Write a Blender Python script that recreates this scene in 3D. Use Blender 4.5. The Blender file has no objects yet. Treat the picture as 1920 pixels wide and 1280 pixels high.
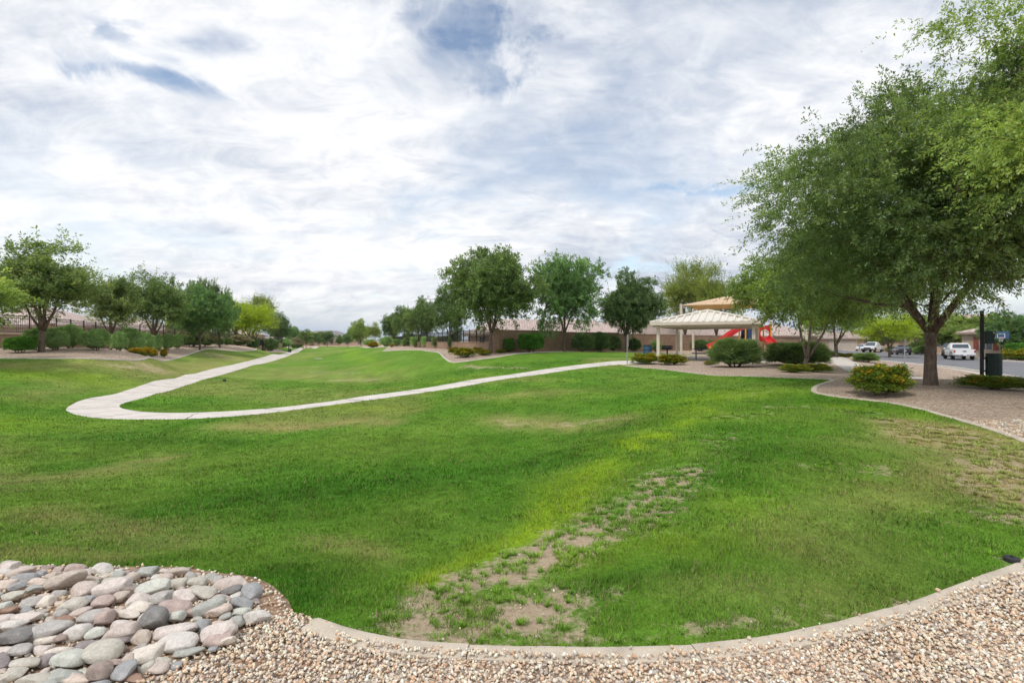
import bpy, bmesh, math, random, time
import numpy as np
from mathutils import Vector, Matrix
from mathutils.geometry import delaunay_2d_cdt

T0 = time.time()
R = math.radians
scene = bpy.context.scene
COL = scene.collection
EYE = 1.6
FPX = 960.0            # focal length in pixels of the 1920 px wide photograph

# ------------------------------------------------------------------ helpers
def tag(o, label=None, cat=None, group=None, kind=None):
    if label: o['label'] = label
    if cat: o['category'] = cat
    if group: o['group'] = group
    if kind: o['kind'] = kind
    return o

def empty(name, loc=(0, 0, 0), rz=0.0, label=None, cat=None, group=None):
    o = bpy.data.objects.new(name, None)
    COL.objects.link(o)
    o.location = loc
    o.rotation_euler = (0, 0, rz)
    o.empty_display_size = 0.2
    return tag(o, label, cat, group)

def link_mesh(name, me, parent=None, mat=None):
    o = bpy.data.objects.new(name, me)
    COL.objects.link(o)
    if parent: o.parent = parent
    if mat is not None and len(me.materials) == 0: me.materials.append(mat)
    return o

def copy_tree(o, parent=None):
    c = o.copy()
    COL.objects.link(c)
    c.parent = parent
    for ch in list(o.children):
        copy_tree(ch, c)
    return c

def np_mesh(name, verts, faces, col=None, smooth=False, normals=None):
    """verts (N,3), faces (M,k) constant k -> mesh; col (N,3) point colour 'Col'."""
    me = bpy.data.meshes.new(name)
    verts = np.asarray(verts, np.float32); faces = np.asarray(faces, np.int32)
    n, (m, k) = len(verts), faces.shape
    me.vertices.add(n); me.vertices.foreach_set('co', verts.ravel())
    me.loops.add(m * k); me.loops.foreach_set('vertex_index', faces.ravel())
    me.polygons.add(m)
    me.polygons.foreach_set('loop_start', np.arange(0, m * k, k, dtype=np.int32))
    if smooth: me.polygons.foreach_set('use_smooth', np.ones(m, bool))
    if col is not None:
        a = me.attributes.new('Col', 'FLOAT_COLOR', 'POINT')
        c4 = np.ones((n, 4), np.float32); c4[:, :3] = col
        a.data.foreach_set('color', c4.ravel())
    me.update(calc_edges=True)
    me.validate()
    return me

class MB:
    """collects simple solids; build() links them as one mesh object"""
    def __init__(s): s.bm = bmesh.new()
    def box(s, c, size, rz=0.0, rot=None, bevel=0.0, taper=None):
        M = Matrix.Translation(c) @ (rot.to_4x4() if rot else Matrix.Rotation(rz, 4, 'Z'))
        g = bmesh.ops.create_cube(s.bm, size=1.0)
        vs = g['verts']
        for v in vs:
            v.co = Vector((v.co.x * size[0], v.co.y * size[1], v.co.z * size[2]))
            if taper and v.co.z > 0: v.co.x *= taper; v.co.y *= taper
        if bevel > 0:
            es = list({e for v in vs for e in v.link_edges})
            r = bmesh.ops.bevel(s.bm, geom=es, offset=bevel, segments=2, profile=0.5, affect='EDGES')
            vs = list({v for f in r['faces'] for v in f.verts} | {v for v in vs if v.is_valid})
        for v in vs: v.co = M @ v.co
        return s
    def span(s, a, b, **k):
        """box by two corners"""
        c = [(a[i] + b[i]) / 2 for i in range(3)]; z = [abs(b[i] - a[i]) for i in range(3)]
        return s.box(c, z, **k)
    def tube(s, pts, rad, n=8, cap=True):
        pts = [Vector(p) for p in pts]
        if not hasattr(rad, '__len__'): rad = [rad] * len(pts)
        rings = []
        up = Vector((0, 0, 1))
        prev = None
        for i, p in enumerate(pts):
            d = (pts[min(i + 1, len(pts) - 1)] - pts[max(i - 1, 0)])
            if d.length < 1e-9: d = Vector((0, 0, 1))
            d.normalize()
            if prev is None:
                a = d.orthogonal().normalized()
            else:
                a = (prev - d * prev.dot(d))
                a = a.normalized() if a.length > 1e-6 else d.orthogonal().normalized()
            prev = a
            b = d.cross(a)
            rings.append([s.bm.verts.new(p + (a * math.cos(2 * math.pi * j / n) + b * math.sin(2 * math.pi * j / n)) * rad[i]) for j in range(n)])
        for r0, r1 in zip(rings, rings[1:]):
            for j in range(n):
                s.bm.faces.new((r0[j], r0[(j + 1) % n], r1[(j + 1) % n], r1[j]))
        if cap:
            s.bm.faces.new(rings[0][::-1]); s.bm.faces.new(rings[-1])
        return s
    def lathe(s, prof, n=24, c=(0, 0, 0), axis='Z'):
        rings = []
        for r, z in prof:
            ring = []
            for j in range(n):
                t = 2 * math.pi * j / n
                p = Vector((r * math.cos(t), r * math.sin(t), z))
                if axis == 'X': p = Vector((p.z, p.x, p.y))
                if axis == 'Y': p = Vector((p.x, p.z, p.y))
                ring.append(s.bm.verts.new(p + Vector(c)))
            rings.append(ring)
        for r0, r1 in zip(rings, rings[1:]):
            for j in range(n):
                s.bm.faces.new((r0[j], r0[(j + 1) % n], r1[(j + 1) % n], r1[j]))
        s.bm.faces.new(rings[0][::-1]); s.bm.faces.new(rings[-1])
        return s
    def prism(s, poly, depth, M=None):
        """poly: list of (x, z) extruded symmetrically along y by depth"""
        M = M or Matrix.Identity(4)
        a = [s.bm.verts.new(M @ Vector((x, -depth / 2, z))) for x, z in poly]
        b = [s.bm.verts.new(M @ Vector((x, depth / 2, z))) for x, z in poly]
        s.bm.faces.new(a); s.bm.faces.new(b[::-1])
        for i in range(len(a)):
            j = (i + 1) % len(a)
            s.bm.faces.new((a[i], b[i], b[j], a[j]))
        return s
    def face(s, pts):
        s.bm.faces.new([s.bm.verts.new(Vector(p)) for p in pts]); return s
    def slab(s, pts, t):
        """planar polygon thickened downward (along its normal) by t"""
        pts = [Vector(p) for p in pts]
        n = (pts[1] - pts[0]).cross(pts[2] - pts[0]).normalized()
        if n.z < 0: n = -n
        a = [s.bm.verts.new(p) for p in pts]; b = [s.bm.verts.new(p - n * t) for p in pts]
        s.bm.faces.new(a); s.bm.faces.new(b[::-1])
        for i in range(len(a)):
            j = (i + 1) % len(a)
            s.bm.faces.new((a[i], b[i], b[j], a[j]))
        return s
    def build(s, name, mat, parent=None, smooth=False, angle=40):
        bmesh.ops.recalc_face_normals(s.bm, faces=s.bm.faces[:])
        me = bpy.data.meshes.new(name)
        s.bm.to_mesh(me); s.bm.free()
        if smooth:
            me.polygons.foreach_set('use_smooth', [True] * len(me.polygons))
            try: me.set_sharp_from_angle(angle=R(angle))
            except Exception: pass
        return link_mesh(name, me, parent, mat)

# ------------------------------------------------------------------ numpy noise
_rs = np.random.RandomState(5)
_TAB = _rs.rand(256, 256).astype(np.float32)
def vnoise(x, y):
    xi = np.floor(x).astype(np.int64); yi = np.floor(y).astype(np.int64)
    fx = x - xi; fy = y - yi
    fx = fx * fx * (3 - 2 * fx); fy = fy * fy * (3 - 2 * fy)
    a = _TAB[xi & 255, yi & 255]; b = _TAB[(xi + 1) & 255, yi & 255]
    c = _TAB[xi & 255, (yi + 1) & 255]; d = _TAB[(xi + 1) & 255, (yi + 1) & 255]
    return a * (1 - fx) * (1 - fy) + b * fx * (1 - fy) + c * (1 - fx) * fy + d * fx * fy
def fbm(x, y, o=4):
    s = 0; a = .5; n = 0
    for i in range(o):
        s = s + a * vnoise(x * 2 ** i + 17.3 * i, y * 2 ** i + 9.1 * i); n += a; a *= .5
    return s / n

# ------------------------------------------------------------------ terrain
# survey points: (u, v, depth): where a point of the ground shows and how far away it is
SURVEY = [(0,1280,2.4),(480,1280,2.4),(960,1280,2.4),(1440,1280,2.4),(1920,1280,2.4),
 (960,1210,2.7),(1400,1200,2.75),(1700,1140,3.05),(1920,1055,3.6),(640,1180,2.83),(0,1060,3.7),(300,1065,3.65),(460,1090,3.45),
 (1920,830,7.4),(1800,785,9.3),(1700,760,10.8),(1600,747,12),(1525,733,13.3),(1560,712,16.5),(1480,709,17.8),(1327,703,20.8),(1234,692,26),(1163,684,30.5),
 (1500,900,5.6),(1500,800,8.7),(1300,1000,4.2),(1300,900,5.8),(1200,1100,3.35),(1450,760,11.2),(1300,760,12),(1200,850,7.3),
 (960,900,7.2),(700,1000,5.0),(600,900,7.6),(300,900,7.8),(0,900,7.6),(960,820,11.6),(700,850,10),(300,830,11.7),(0,800,13),(1100,800,12.2),(960,770,15),
 (1100,740,17.5),(1250,730,16.5),(1200,700,23.5),(1000,730,19.6),
 (124,767,17.6),(146,778,16.3),(292,786,15.5),(474,777,16.6),(583,764,18.2),(700,749,20.2),(223,762,18.6),(310,773.5,17.2),(510,765,18.7),(620,752,20.3),(700,740,22.2),
 (880,722.5,23.6),(880,712,25.6),(1020,701,27.2),(1020,692,29.3),(1160,683.5,30.6),(1160,676,32.8),
 (219,738,22.8),(290,738,22.9),(328,711,31),(378,711,31),(437,684,48),(474,684,48),(525,665,80),(547,664,82),(583,653,165),
 (0,760,16),(0,710,21.5),(0,672,27),(170,672,28.5),(280,669,34),(383,655,58),(426,657,61),(476,658,66),(480,652,75),(350,690,38),(150,700,25),
 (78,660,31),(207,657,41),(290,655,51),(412,652,64),(468,652,77),(30,657,31.5),(541,660.5,92),(520,650,112),
 (844,676,36.5),(867,677.5,36),(904,672,37),(822,661,46),(785,656,57),(719,658,66),(726,650,82),(687,652,98),(970,663.5,39.5),(1007,661,42),(1064,659,46),(1160,659,50),(918,662,41),(1290,657,60),
 (700,700,38),(650,670,72),(800,700,34),(1000,680,33.5),(674,649,110),
 (1234,675,35),(1410,678,32.4),(1420,671.5,39.1),(1266,669,41.8),(1330,675,36.5),(1276,665,48),(1430,668,44),(1510,690,25),(1375,688,26.4),(1568,668,38),(1360,662,54),(1480,665,50),
 (1745,721,14),(1840,712,16.8),(1650,741,12.3),(1860,733,12.6),
 (1626,698.6,24),(1588,696,25),(1570,685,29),(1537,670,38),(1576,670,39),(1640,691.5,26.5),(1732,710,23.2),(1816,715,22.5),(1919,727,20.5),(1520,665,50)]
# the same as (u, depth, metres below the eye)
SURVEY_H = [(0,45,.62),(-150,30,.6),(-150,60,.65),(300,90,.8),(150,70,.7),(-250,16,1.9),(-250,9,2.0),(-250,5,1.75),(-250,2.4,1.6),
 (1000,62,1.5),(1120,76,1.5),(1250,88,1.6),(1400,98,1.7),(1450,80,1.4),(1560,112,1.9),(400,130,1.2),(550,200,2.0),(640,230,2.2),(388,35,2.27),(406,38,2.25),(440,46,2.21),(470,55,2.17),(500,65,2.12),(522,75,2.09),(556,100,2.08),(568,125,2.12),(360,35,2.27),(470,48,2.2),(330,28,2.3),(270,25,2.31),(300,22.9,2.33),(620,140,2.2),(760,130,1.2),(800,90,.9),(900,58,.85),
 (2150,3,1.6),(2150,8,1.35),(2150,14,1.4),(2150,20,1.9),(1735,43,2.02),(1643,53,2.02),(1838,33.5,2.02),(1919,27.5,2.02),(1735,78,2.02),(1825,66,2.02),(1919,48,2.02),(1600,80,2.0),
 (2150,30,2.02),(2150,60,2.0),(1800,90,1.95),(1650,120,1.95),(1900,120,1.95),(2150,120,1.95),(-150,150,1.5),(-150,300,2.2),(500,320,2.2),(960,320,2.2),(1500,320,2.2),(2150,300,2.2),(960,200,1.9),(1500,200,1.9)]
_pts = [((u - 960) / FPX * z, z, (v - 640) * z / FPX) for u, v, z in SURVEY] + [((u - 960) / FPX * z, z, h) for u, z, h in SURVEY_H]
def _warp(x, y):
    yy = np.log1p(np.exp(np.clip(np.asarray(y, float) * 2, -40, 40))) / 2
    yy = np.where(np.asarray(y) > 15, y, yy)
    w = yy + 1.5
    return np.stack([np.asarray(x, float) / w * 1.0, np.log(w) * .8], -1)
_W = _warp(np.array([p[0] for p in _pts]), np.array([p[1] for p in _pts]))
_H = np.array([p[2] for p in _pts])
def _phi(r2): return np.where(r2 > 1e-12, .5 * r2 * np.log(np.maximum(r2, 1e-12)), 0)
_n = len(_H)
_K = _phi(((_W[:, None] - _W[None]) ** 2).sum(-1)) + np.eye(_n) * 8e-4
_A = np.zeros((_n + 3, _n + 3)); _A[:_n, :_n] = _K
_A[:_n, _n] = 1; _A[:_n, _n + 1:] = _W; _A[_n, :_n] = 1; _A[_n + 1:, :_n] = _W.T
_C = np.linalg.solve(_A, np.concatenate([_H, np.zeros(3)]))
def G(x, y):
    """height of the ground at (x, y); arrays or numbers"""
    x = np.atleast_1d(np.asarray(x, float)); y = np.atleast_1d(np.asarray(y, float))
    sh = x.shape; x = x.ravel(); y = y.ravel()
    out = np.empty(len(x))
    for i in range(0, len(x), 20000):
        q = _warp(x[i:i + 20000], y[i:i + 20000])
        q[:, 0] = np.clip(q[:, 0], -1.7, 1.7)
        r2 = ((q[:, None] - _W[None]) ** 2).sum(-1)
        h = _phi(r2) @ _C[:_n] + _C[_n] + q @ _C[_n + 1:]
        d = np.hypot(x[i:i + 20000], y[i:i + 20000])
        f = np.clip((d - 230) / 120, 0, 1)
        out[i:i + 20000] = EYE - (np.clip(h, .3, 3) * (1 - f) + 2.2 * f)
    return out.reshape(sh)
def g1(x, y): return float(G(x, y)[0])
_TS = np.exp(np.linspace(math.log(2.0), math.log(420), 900))
def ray(u, v):
    """point of the ground that shows at (u, v)"""
    tx = (u - 960) / FPX; tz = -(v - 640) / FPX
    z = EYE + tz * _TS; gz = G(tx * _TS, _TS)
    k = np.where(z <= gz)[0]
    i = k[0] if len(k) else len(_TS) - 1
    if i == 0: t = _TS[0]
    else:
        a, b = z[i - 1] - gz[i - 1], z[i] - gz[i]
        t = _TS[i - 1] + (_TS[i] - _TS[i - 1]) * (a / (a - b) if a != b else 0)
    return Vector((tx * t, t, g1(tx * t, t)))
def at(u, z):
    """ground point at depth z under column u"""
    x = (u - 960) / FPX * z
    return Vector((x, z, g1(x, z)))
def P(u, v, z): return Vector(((u - 960) / FPX * z, z, EYE - (v - 640) / FPX * z))

def smooth(pts, n=6, closed=False):
    """Catmull-Rom through 2-D points"""
    p = [np.array(q[:2], float) for q in pts]; out = []
    m = len(p)
    for i in range(m if closed else m - 1):
        p0 = p[(i - 1) % m] if closed or i > 0 else p[0]; p1 = p[i]; p2 = p[(i + 1) % m]
        p3 = p[(i + 2) % m] if closed or i + 2 < m else p[m - 1]
        for j in range(n):
            t = j / n
            out.append(.5 * ((2 * p1) + (-p0 + p2) * t + (2 * p0 - 5 * p1 + 4 * p2 - p3) * t * t + (-p0 + 3 * p1 - 3 * p2 + p3) * t ** 3))
    if not closed: out.append(p[-1])
    return [tuple(q) for q in out]

def inside(x, y, poly):
    x = np.asarray(x); y = np.asarray(y); r = np.zeros(x.shape, bool)
    px = np.array([p[0] for p in poly]); py = np.array([p[1] for p in poly])
    j = len(poly) - 1
    for i in range(len(poly)):
        c = ((py[i] > y) != (py[j] > y)) & (x < (px[j] - px[i]) * (y - py[i]) / ((py[j] - py[i]) or 1e-12) + px[i])
        r ^= c; j = i
    return r
# ------------------------------------------------------------------ materials
def newmat(name):
    m = bpy.data.materials.new(name); m.use_nodes = True
    nt = m.node_tree; bs = nt.nodes['Principled BSDF']
    return m, nt, bs
def nd(nt, t, **k):
    n = nt.nodes.new(t)
    for a, b in k.items():
        if a in ('inputs',):
            for kk, vv in b.items(): n.inputs[kk].default_value = vv
        else: setattr(n, a, b)
    return n
def ramp(nt, fac, stops, interp='LINEAR'):
    r = nd(nt, 'ShaderNodeValToRGB'); r.color_ramp.interpolation = interp
    e = r.color_ramp.elements
    while len(e) > 1: e.remove(e[0])
    e[0].position = stops[0][0]; e[0].color = (*stops[0][1], 1)
    for p, c in stops[1:]:
        x = e.new(p); x.color = (*c, 1)
    nt.links.new(fac, r.inputs[0]); return r
def mixc(nt, fac, a, b, mode='MIX'):
    m = nd(nt, 'ShaderNodeMix', data_type='RGBA', blend_type=mode)
    for s, v in ((0, fac), (6, a), (7, b)):
        if hasattr(v, 'links'): nt.links.new(v, m.inputs[s])
        elif s == 0: m.inputs[0].default_value = v
        else: m.inputs[s].default_value = (*v, 1)
    return m.outputs[2]
def noise(nt, scale, detail=4, rough=.55, vec=None, dist=0, dim='3D'):
    n = nd(nt, 'ShaderNodeTexNoise', noise_dimensions=dim)
    n.inputs['Scale'].default_value = scale; n.inputs['Detail'].default_value = detail
    n.inputs['Roughness'].default_value = rough; n.inputs['Distortion'].default_value = dist
    if vec is not None: nt.links.new(vec, n.inputs['Vector'])
    return n
def coord(nt, kind='Object'):
    return nd(nt, 'ShaderNodeTexCoord').outputs[kind]
def math_(nt, op, a, b=None, clamp=False):
    m = nd(nt, 'ShaderNodeMath', operation=op, use_clamp=clamp)
    for i, v in enumerate((a, b)):
        if v is None: continue
        if hasattr(v, 'links'): nt.links.new(v, m.inputs[i])
        else: m.inputs[i].default_value = v
    return m.outputs[0]
def bump(nt, bs, h, strength=.4, dist=.02):
    b = nd(nt, 'ShaderNodeBump'); b.inputs['Strength'].default_value = strength; b.inputs['Distance'].default_value = dist
    nt.links.new(h, b.inputs['Height']); nt.links.new(b.outputs[0], bs.inputs['Normal'])

def paint(name, c, rough=.5, var=.12, scale=6, metal=0.0, spec=.5, bump_s=0.0, coat=0.0):
    m, nt, bs = newmat(name)
    n = noise(nt, scale, 5, .6, coord(nt))
    lo = tuple(max(0, x * (1 - var)) for x in c); hi = tuple(min(1, x * (1 + var)) for x in c)
    r = ramp(nt, n.outputs[0], [(.3, lo), (.7, hi)])
    nt.links.new(r.outputs[0], bs.inputs['Base Color'])
    bs.inputs['Roughness'].default_value = rough; bs.inputs['Metallic'].default_value = metal
    bs.inputs['Specular IOR Level'].default_value = spec; bs.inputs['Coat Weight'].default_value = coat
    if bump_s: bump(nt, bs, n.outputs[0], bump_s, .02)
    return m

def leaf_mat(name, transl=.35, rough=.5, spec=.35, tint=(1, 1, 1)):
    m, nt, bs = newmat(name)
    a = nd(nt, 'ShaderNodeAttribute', attribute_name='Col')
    c = mixc(nt, 1.0, a.outputs['Color'], tint, 'MULTIPLY')
    nt.links.new(c, bs.inputs['Base Color'])
    bs.inputs['Roughness'].default_value = rough; bs.inputs['Specular IOR Level'].default_value = spec
    t = nd(nt, 'ShaderNodeBsdfTranslucent')
    nt.links.new(mixc(nt, 1.0, c, (1.25, 1.2, .6), 'MULTIPLY'), t.inputs['Color'])
    if transl <= 0:
        nt.nodes.remove(t); return m
    mx = nd(nt, 'ShaderNodeMixShader'); mx.inputs[0].default_value = transl
    nt.links.new(bs.outputs[0], mx.inputs[1]); nt.links.new(t.outputs[0], mx.inputs[2])
    nt.links.new(mx.outputs[0], nt.nodes['Material Output'].inputs['Surface'])
    return m

M = {}
M['leaf'] = leaf_mat('leaf', .42)
M['blade'] = leaf_mat('grass_blade', .0, .7, .15)
M['petal'] = leaf_mat('petal', .3, .7, .2)

def mk_bark(name, a, b, sc=14):
    m, nt, bs = newmat(name)
    co = coord(nt)
    mp = nd(nt, 'ShaderNodeMapping'); mp.inputs['Scale'].default_value = (1, 1, .28); nt.links.new(co, mp.inputs[0])
    n = noise(nt, sc, 7, .68, mp.outputs[0], .6)
    v = nd(nt, 'ShaderNodeTexVoronoi', feature='DISTANCE_TO_EDGE'); v.inputs['Scale'].default_value = sc * .9; nt.links.new(mp.outputs[0], v.inputs['Vector'])
    r = ramp(nt, n.outputs[0], [(.3, a), (.62, b), (.8, tuple(min(1, x * 1.35) for x in b))])
    nt.links.new(r.outputs[0], bs.inputs['Base Color']); bs.inputs['Roughness'].default_value = .9
    bs.inputs['Specular IOR Level'].default_value = .15
    h = math_(nt, 'ADD', n.outputs[0], math_(nt, 'MINIMUM', math_(nt, 'MULTIPLY', v.outputs[0], 3), .5))
    bump(nt, bs, h, .9, .03)
    return m
M['bark'] = mk_bark('bark_brown', (.07, .05, .04), (.24, .18, .14))
M['bark_pale'] = mk_bark('bark_pale', (.15, .115, .085), (.36, .29, .23))
M['bark_green'] = mk_bark('bark_green', (.08, .09, .04), (.17, .17, .08))
M['stem'] = paint('woody_stem', (.16, .11, .07), .9, .3, 20)

def mk_lawn():
    m, nt, bs = newmat('lawn_turf')
    a = nd(nt, 'ShaderNodeAttribute', attribute_name='Col')
    b = nd(nt, 'ShaderNodeAttribute', attribute_name='Bare')
    co = coord(nt)
    n1 = noise(nt, 26, 6, .7, co); n2 = noise(nt, 2.6, 5, .65, co); n3 = noise(nt, 110, 3, .7, co)
    mp = nd(nt, 'ShaderNodeMapping'); mp.inputs['Rotation'].default_value = (0, 0, R(-20)); mp.inputs['Scale'].default_value = (1, .22, 1); nt.links.new(co, mp.inputs[0])
    n4 = noise(nt, 1.1, 4, .6, mp.outputs[0])
    f1 = ramp(nt, n1.outputs[0], [(.25, (.62, .62, .62)), (.75, (1.38, 1.38, 1.3))])
    f2 = ramp(nt, n2.outputs[0], [(.3, (.8, .84, .8)), (.7, (1.2, 1.15, 1.15))])
    f3 = ramp(nt, n3.outputs[0], [(.25, (.7, .7, .7)), (.75, (1.3, 1.3, 1.25))])
    f4 = ramp(nt, n4.outputs[0], [(.3, (.86, .9, .85)), (.7, (1.14, 1.1, 1.15))])
    c = a.outputs['Color']
    for f in (f1, f2, f3, f4): c = mixc(nt, 1.0, c, f.outputs[0], 'MULTIPLY')
    soil = ramp(nt, n1.outputs[0], [(.2, (.33, .245, .165)), (.5, (.5, .385, .27)), (.8, (.62, .5, .37))])
    n5 = noise(nt, 7, 4, .6, co)
    soilc = mixc(nt, 1.0, soil.outputs[0], f3.outputs[0], 'MULTIPLY')
    sv = nd(nt, 'ShaderNodeTexVoronoi', feature='F1'); sv.inputs['Scale'].default_value = 55; nt.links.new(co, sv.inputs['Vector'])
    soilc = mixc(nt, math_(nt, 'MULTIPLY', math_(nt, 'LESS_THAN', sv.outputs['Distance'], .28), .55), soilc, (.58, .48, .38))
    k = math_(nt, 'ADD', b.outputs['Fac'], math_(nt, 'MULTIPLY', math_(nt, 'SUBTRACT', n1.outputs[0], .5), .9))
    k = math_(nt, 'ADD', k, math_(nt, 'MULTIPLY', math_(nt, 'SUBTRACT', n2.outputs[0], .5), 1.1))
    k = math_(nt, 'ADD', k, math_(nt, 'MULTIPLY', math_(nt, 'SUBTRACT', n5.outputs[0], .5), 1.3))
    k = math_(nt, 'MULTIPLY', math_(nt, 'SUBTRACT', k, .36), 2.6, True)
    c = mixc(nt, k, c, soilc)
    nt.links.new(c, bs.inputs['Base Color']); bs.inputs['Roughness'].default_value = .95; bs.inputs['Specular IOR Level'].default_value = .1
    bump(nt, bs, math_(nt, 'ADD', n1.outputs[0], math_(nt, 'MULTIPLY', n3.outputs[0], .6)), .8, .03)
    return m
M['lawn'] = mk_lawn()

def mk_gravel():
    m, nt, bs = newmat('decomposed_gravel')
    co = coord(nt)
    v = nd(nt, 'ShaderNodeTexVoronoi', feature='F1'); v.inputs['Scale'].default_value = 30; nt.links.new(co, v.inputs['Vector'])
    v.inputs['Randomness'].default_value = 1
    e = nd(nt, 'ShaderNodeTexVoronoi', feature='DISTANCE_TO_EDGE'); e.inputs['Scale'].default_value = 30; nt.links.new(co, e.inputs['Vector'])
    sep = nd(nt, 'ShaderNodeSeparateColor'); nt.links.new(v.outputs['Color'], sep.inputs[0])
    r = ramp(nt, sep.outputs[0], [(0, (.32, .215, .145)), (.2, (.5, .355, .25)), (.45, (.64, .485, .365)), (.7, (.7, .575, .455)), (.9, (.78, .7, .6)), (1, (.46, .42, .38))])
    n2 = noise(nt, .9, 4, .6, co)
    f2 = ramp(nt, n2.outputs[0], [(.3, (.86, .84, .82)), (.7, (1.1, 1.06, 1.04))])
    c = mixc(nt, 1.0, r.outputs[0], f2.outputs[0], 'MULTIPLY')
    gap = math_(nt, 'MULTIPLY', e.outputs[0], 14, True)
    c = mixc(nt, gap, (.3, .22, .17), c)
    nt.links.new(c, bs.inputs['Base Color']); bs.inputs['Roughness'].default_value = .9; bs.inputs['Specular IOR Level'].default_value = .2
    bump(nt, bs, math_(nt, 'MINIMUM', e.outputs[0], .25), 1.0, .06)
    return m
M['gravel'] = mk_gravel()

def mk_concrete(name, c, joints=False, sc=3):
    m, nt, bs = newmat(name)
    co = coord(nt)
    n = noise(nt, sc, 8, .65, co); n2 = noise(nt, 90, 3, .6, co)
    r = ramp(nt, n.outputs[0], [(.28, tuple(x * .74 for x in c)), (.5, c), (.75, tuple(min(.9, x * 1.12) for x in c))])
    k = ramp(nt, n2.outputs[0], [(.3, (.88, .88, .88)), (.7, (1.08, 1.08, 1.08))])
    col = mixc(nt, 1.0, r.outputs[0], k.outputs[0], 'MULTIPLY')
    if joints:
        a = nd(nt, 'ShaderNodeAttribute', attribute_name='Run')
        f = math_(nt, 'FRACT', math_(nt, 'DIVIDE', a.outputs['Fac'], 3.05))
        j = math_(nt, 'LESS_THAN', f, .02)
        col = mixc(nt, j, col, tuple(x * .22 for x in c))
    nt.links.new(col, bs.inputs['Base Color']); bs.inputs['Roughness'].default_value = .85; bs.inputs['Specular IOR Level'].default_value = .25
    bump(nt, bs, n2.outputs[0], .25, .01)
    return m
M['path'] = mk_concrete('path_concrete', (.68, .62, .56), True, 1.6)
M['kerb'] = mk_concrete('kerb_concrete', (.58, .5, .4), False, 5)
M['concrete'] = mk_concrete('pale_concrete', (.58, .53, .47))
M['slab'] = mk_concrete('slab_concrete', (.5, .44, .39))

def mk_asphalt():
    m, nt, bs = newmat('asphalt')
    co = coord(nt); n = noise(nt, .5, 6, .6, co); n2 = noise(nt, 60, 3, .7, co)
    r = ramp(nt, n.outputs[0], [(.3, (.15, .15, .16)), (.7, (.21, .21, .22))])
    k = ramp(nt, n2.outputs[0], [(.3, (.75, .75, .75)), (.7, (1.25, 1.25, 1.25))])
    nt.links.new(mixc(nt, 1.0, r.outputs[0], k.outputs[0], 'MULTIPLY'), bs.inputs['Base Color']); bs.inputs['Roughness'].default_value = .9
    bump(nt, bs, n2.outputs[0], .3, .01)
    return m
M['asphalt'] = mk_asphalt()
M['soil'] = paint('bare_soil', (.3, .205, .14), .95, .4, 18, spec=.1, bump_s=.8)

def mk_block(name, c, bw=.41, bh=.2):
    m, nt, bs = newmat(name)
    uv = nd(nt, 'ShaderNodeUVMap').outputs[0]
    b = nd(nt, 'ShaderNodeTexBrick'); nt.links.new(uv, b.inputs['Vector'])
    b.inputs['Scale'].default_value = 1; b.inputs['Brick Width'].default_value = bw; b.inputs['Row Height'].default_value = bh
    b.inputs['Mortar Size'].default_value = .012; b.inputs['Mortar Smooth'].default_value = .3
    b.inputs['Color1'].default_value = (*[x * .9 for x in c], 1); b.inputs['Color2'].default_value = (*[min(1, x * 1.1) for x in c], 1)
    b.inputs['Mortar'].default_value = (*[x * .72 for x in c], 1)
    n = noise(nt, 1.2, 6, .6, coord(nt)); f = ramp(nt, n.outputs[0], [(.3, (.85, .85, .85)), (.7, (1.12, 1.1, 1.08))])
    n2 = noise(nt, 70, 2, .6, coord(nt))
    nt.links.new(mixc(nt, 1.0, b.outputs[0], f.outputs[0], 'MULTIPLY'), bs.inputs['Base Color']); bs.inputs['Roughness'].default_value = .92
    bs.inputs['Specular IOR Level'].default_value = .15
    bump(nt, bs, math_(nt, 'SUBTRACT', math_(nt, 'MULTIPLY', n2.outputs[0], .3), b.outputs['Fac']), .5, .015)
    return m
M['block'] = mk_block('tan_block', (.33, .225, .155))
M['block_low'] = mk_block('low_block', (.37, .255, .18))

def mk_roof(name, c):
    m, nt, bs = newmat(name)
    uv = nd(nt, 'ShaderNodeUVMap').outputs[0]
    b = nd(nt, 'ShaderNodeTexBrick'); nt.links.new(uv, b.inputs['Vector'])
    b.inputs['Scale'].default_value = 1; b.inputs['Brick Width'].default_value = .32; b.inputs['Row Height'].default_value = .36
    b.inputs['Mortar Size'].default_value = .03; b.inputs['Mortar Smooth'].default_value = .6
    b.inputs['Color1'].default_value = (*[x * .85 for x in c], 1); b.inputs['Color2'].default_value = (*[min(1, x * 1.15) for x in c], 1)
    b.inputs['Mortar'].default_value = (*[x * .55 for x in c], 1)
    n = noise(nt, .8, 5, .6, coord(nt)); f = ramp(nt, n.outputs[0], [(.3, (.85, .85, .85)), (.7, (1.12, 1.1, 1.08))])
    nt.links.new(mixc(nt, 1.0, b.outputs[0], f.outputs[0], 'MULTIPLY'), bs.inputs['Base Color']); bs.inputs['Roughness'].default_value = .85
    w = nd(nt, 'ShaderNodeTexWave', wave_type='BANDS', bands_direction='X'); w.inputs['Scale'].default_value = 1 / .32 * 3.14159 / 10; nt.links.new(uv, w.inputs['Vector'])
    bump(nt, bs, math_(nt, 'SUBTRACT', math_(nt, 'MULTIPLY', w.outputs['Fac'], .5), b.outputs['Fac']), .6, .05)
    return m
M['roof_pink'] = mk_roof('roof_pink', (.56, .44, .395))
M['roof_brown'] = mk_roof('roof_brown', (.43, .335, .295))
M['stucco_tan'] = paint('stucco_tan', (.46, .34, .25), .95, .08, 3, spec=.1, bump_s=.2)
M['stucco_beige'] = paint('stucco_beige', (.52, .42, .33), .95, .08, 3, spec=.1, bump_s=.2)
M['stucco_brown'] = paint('stucco_brown', (.36, .26, .19), .95, .08, 3, spec=.1, bump_s=.2)
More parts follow.
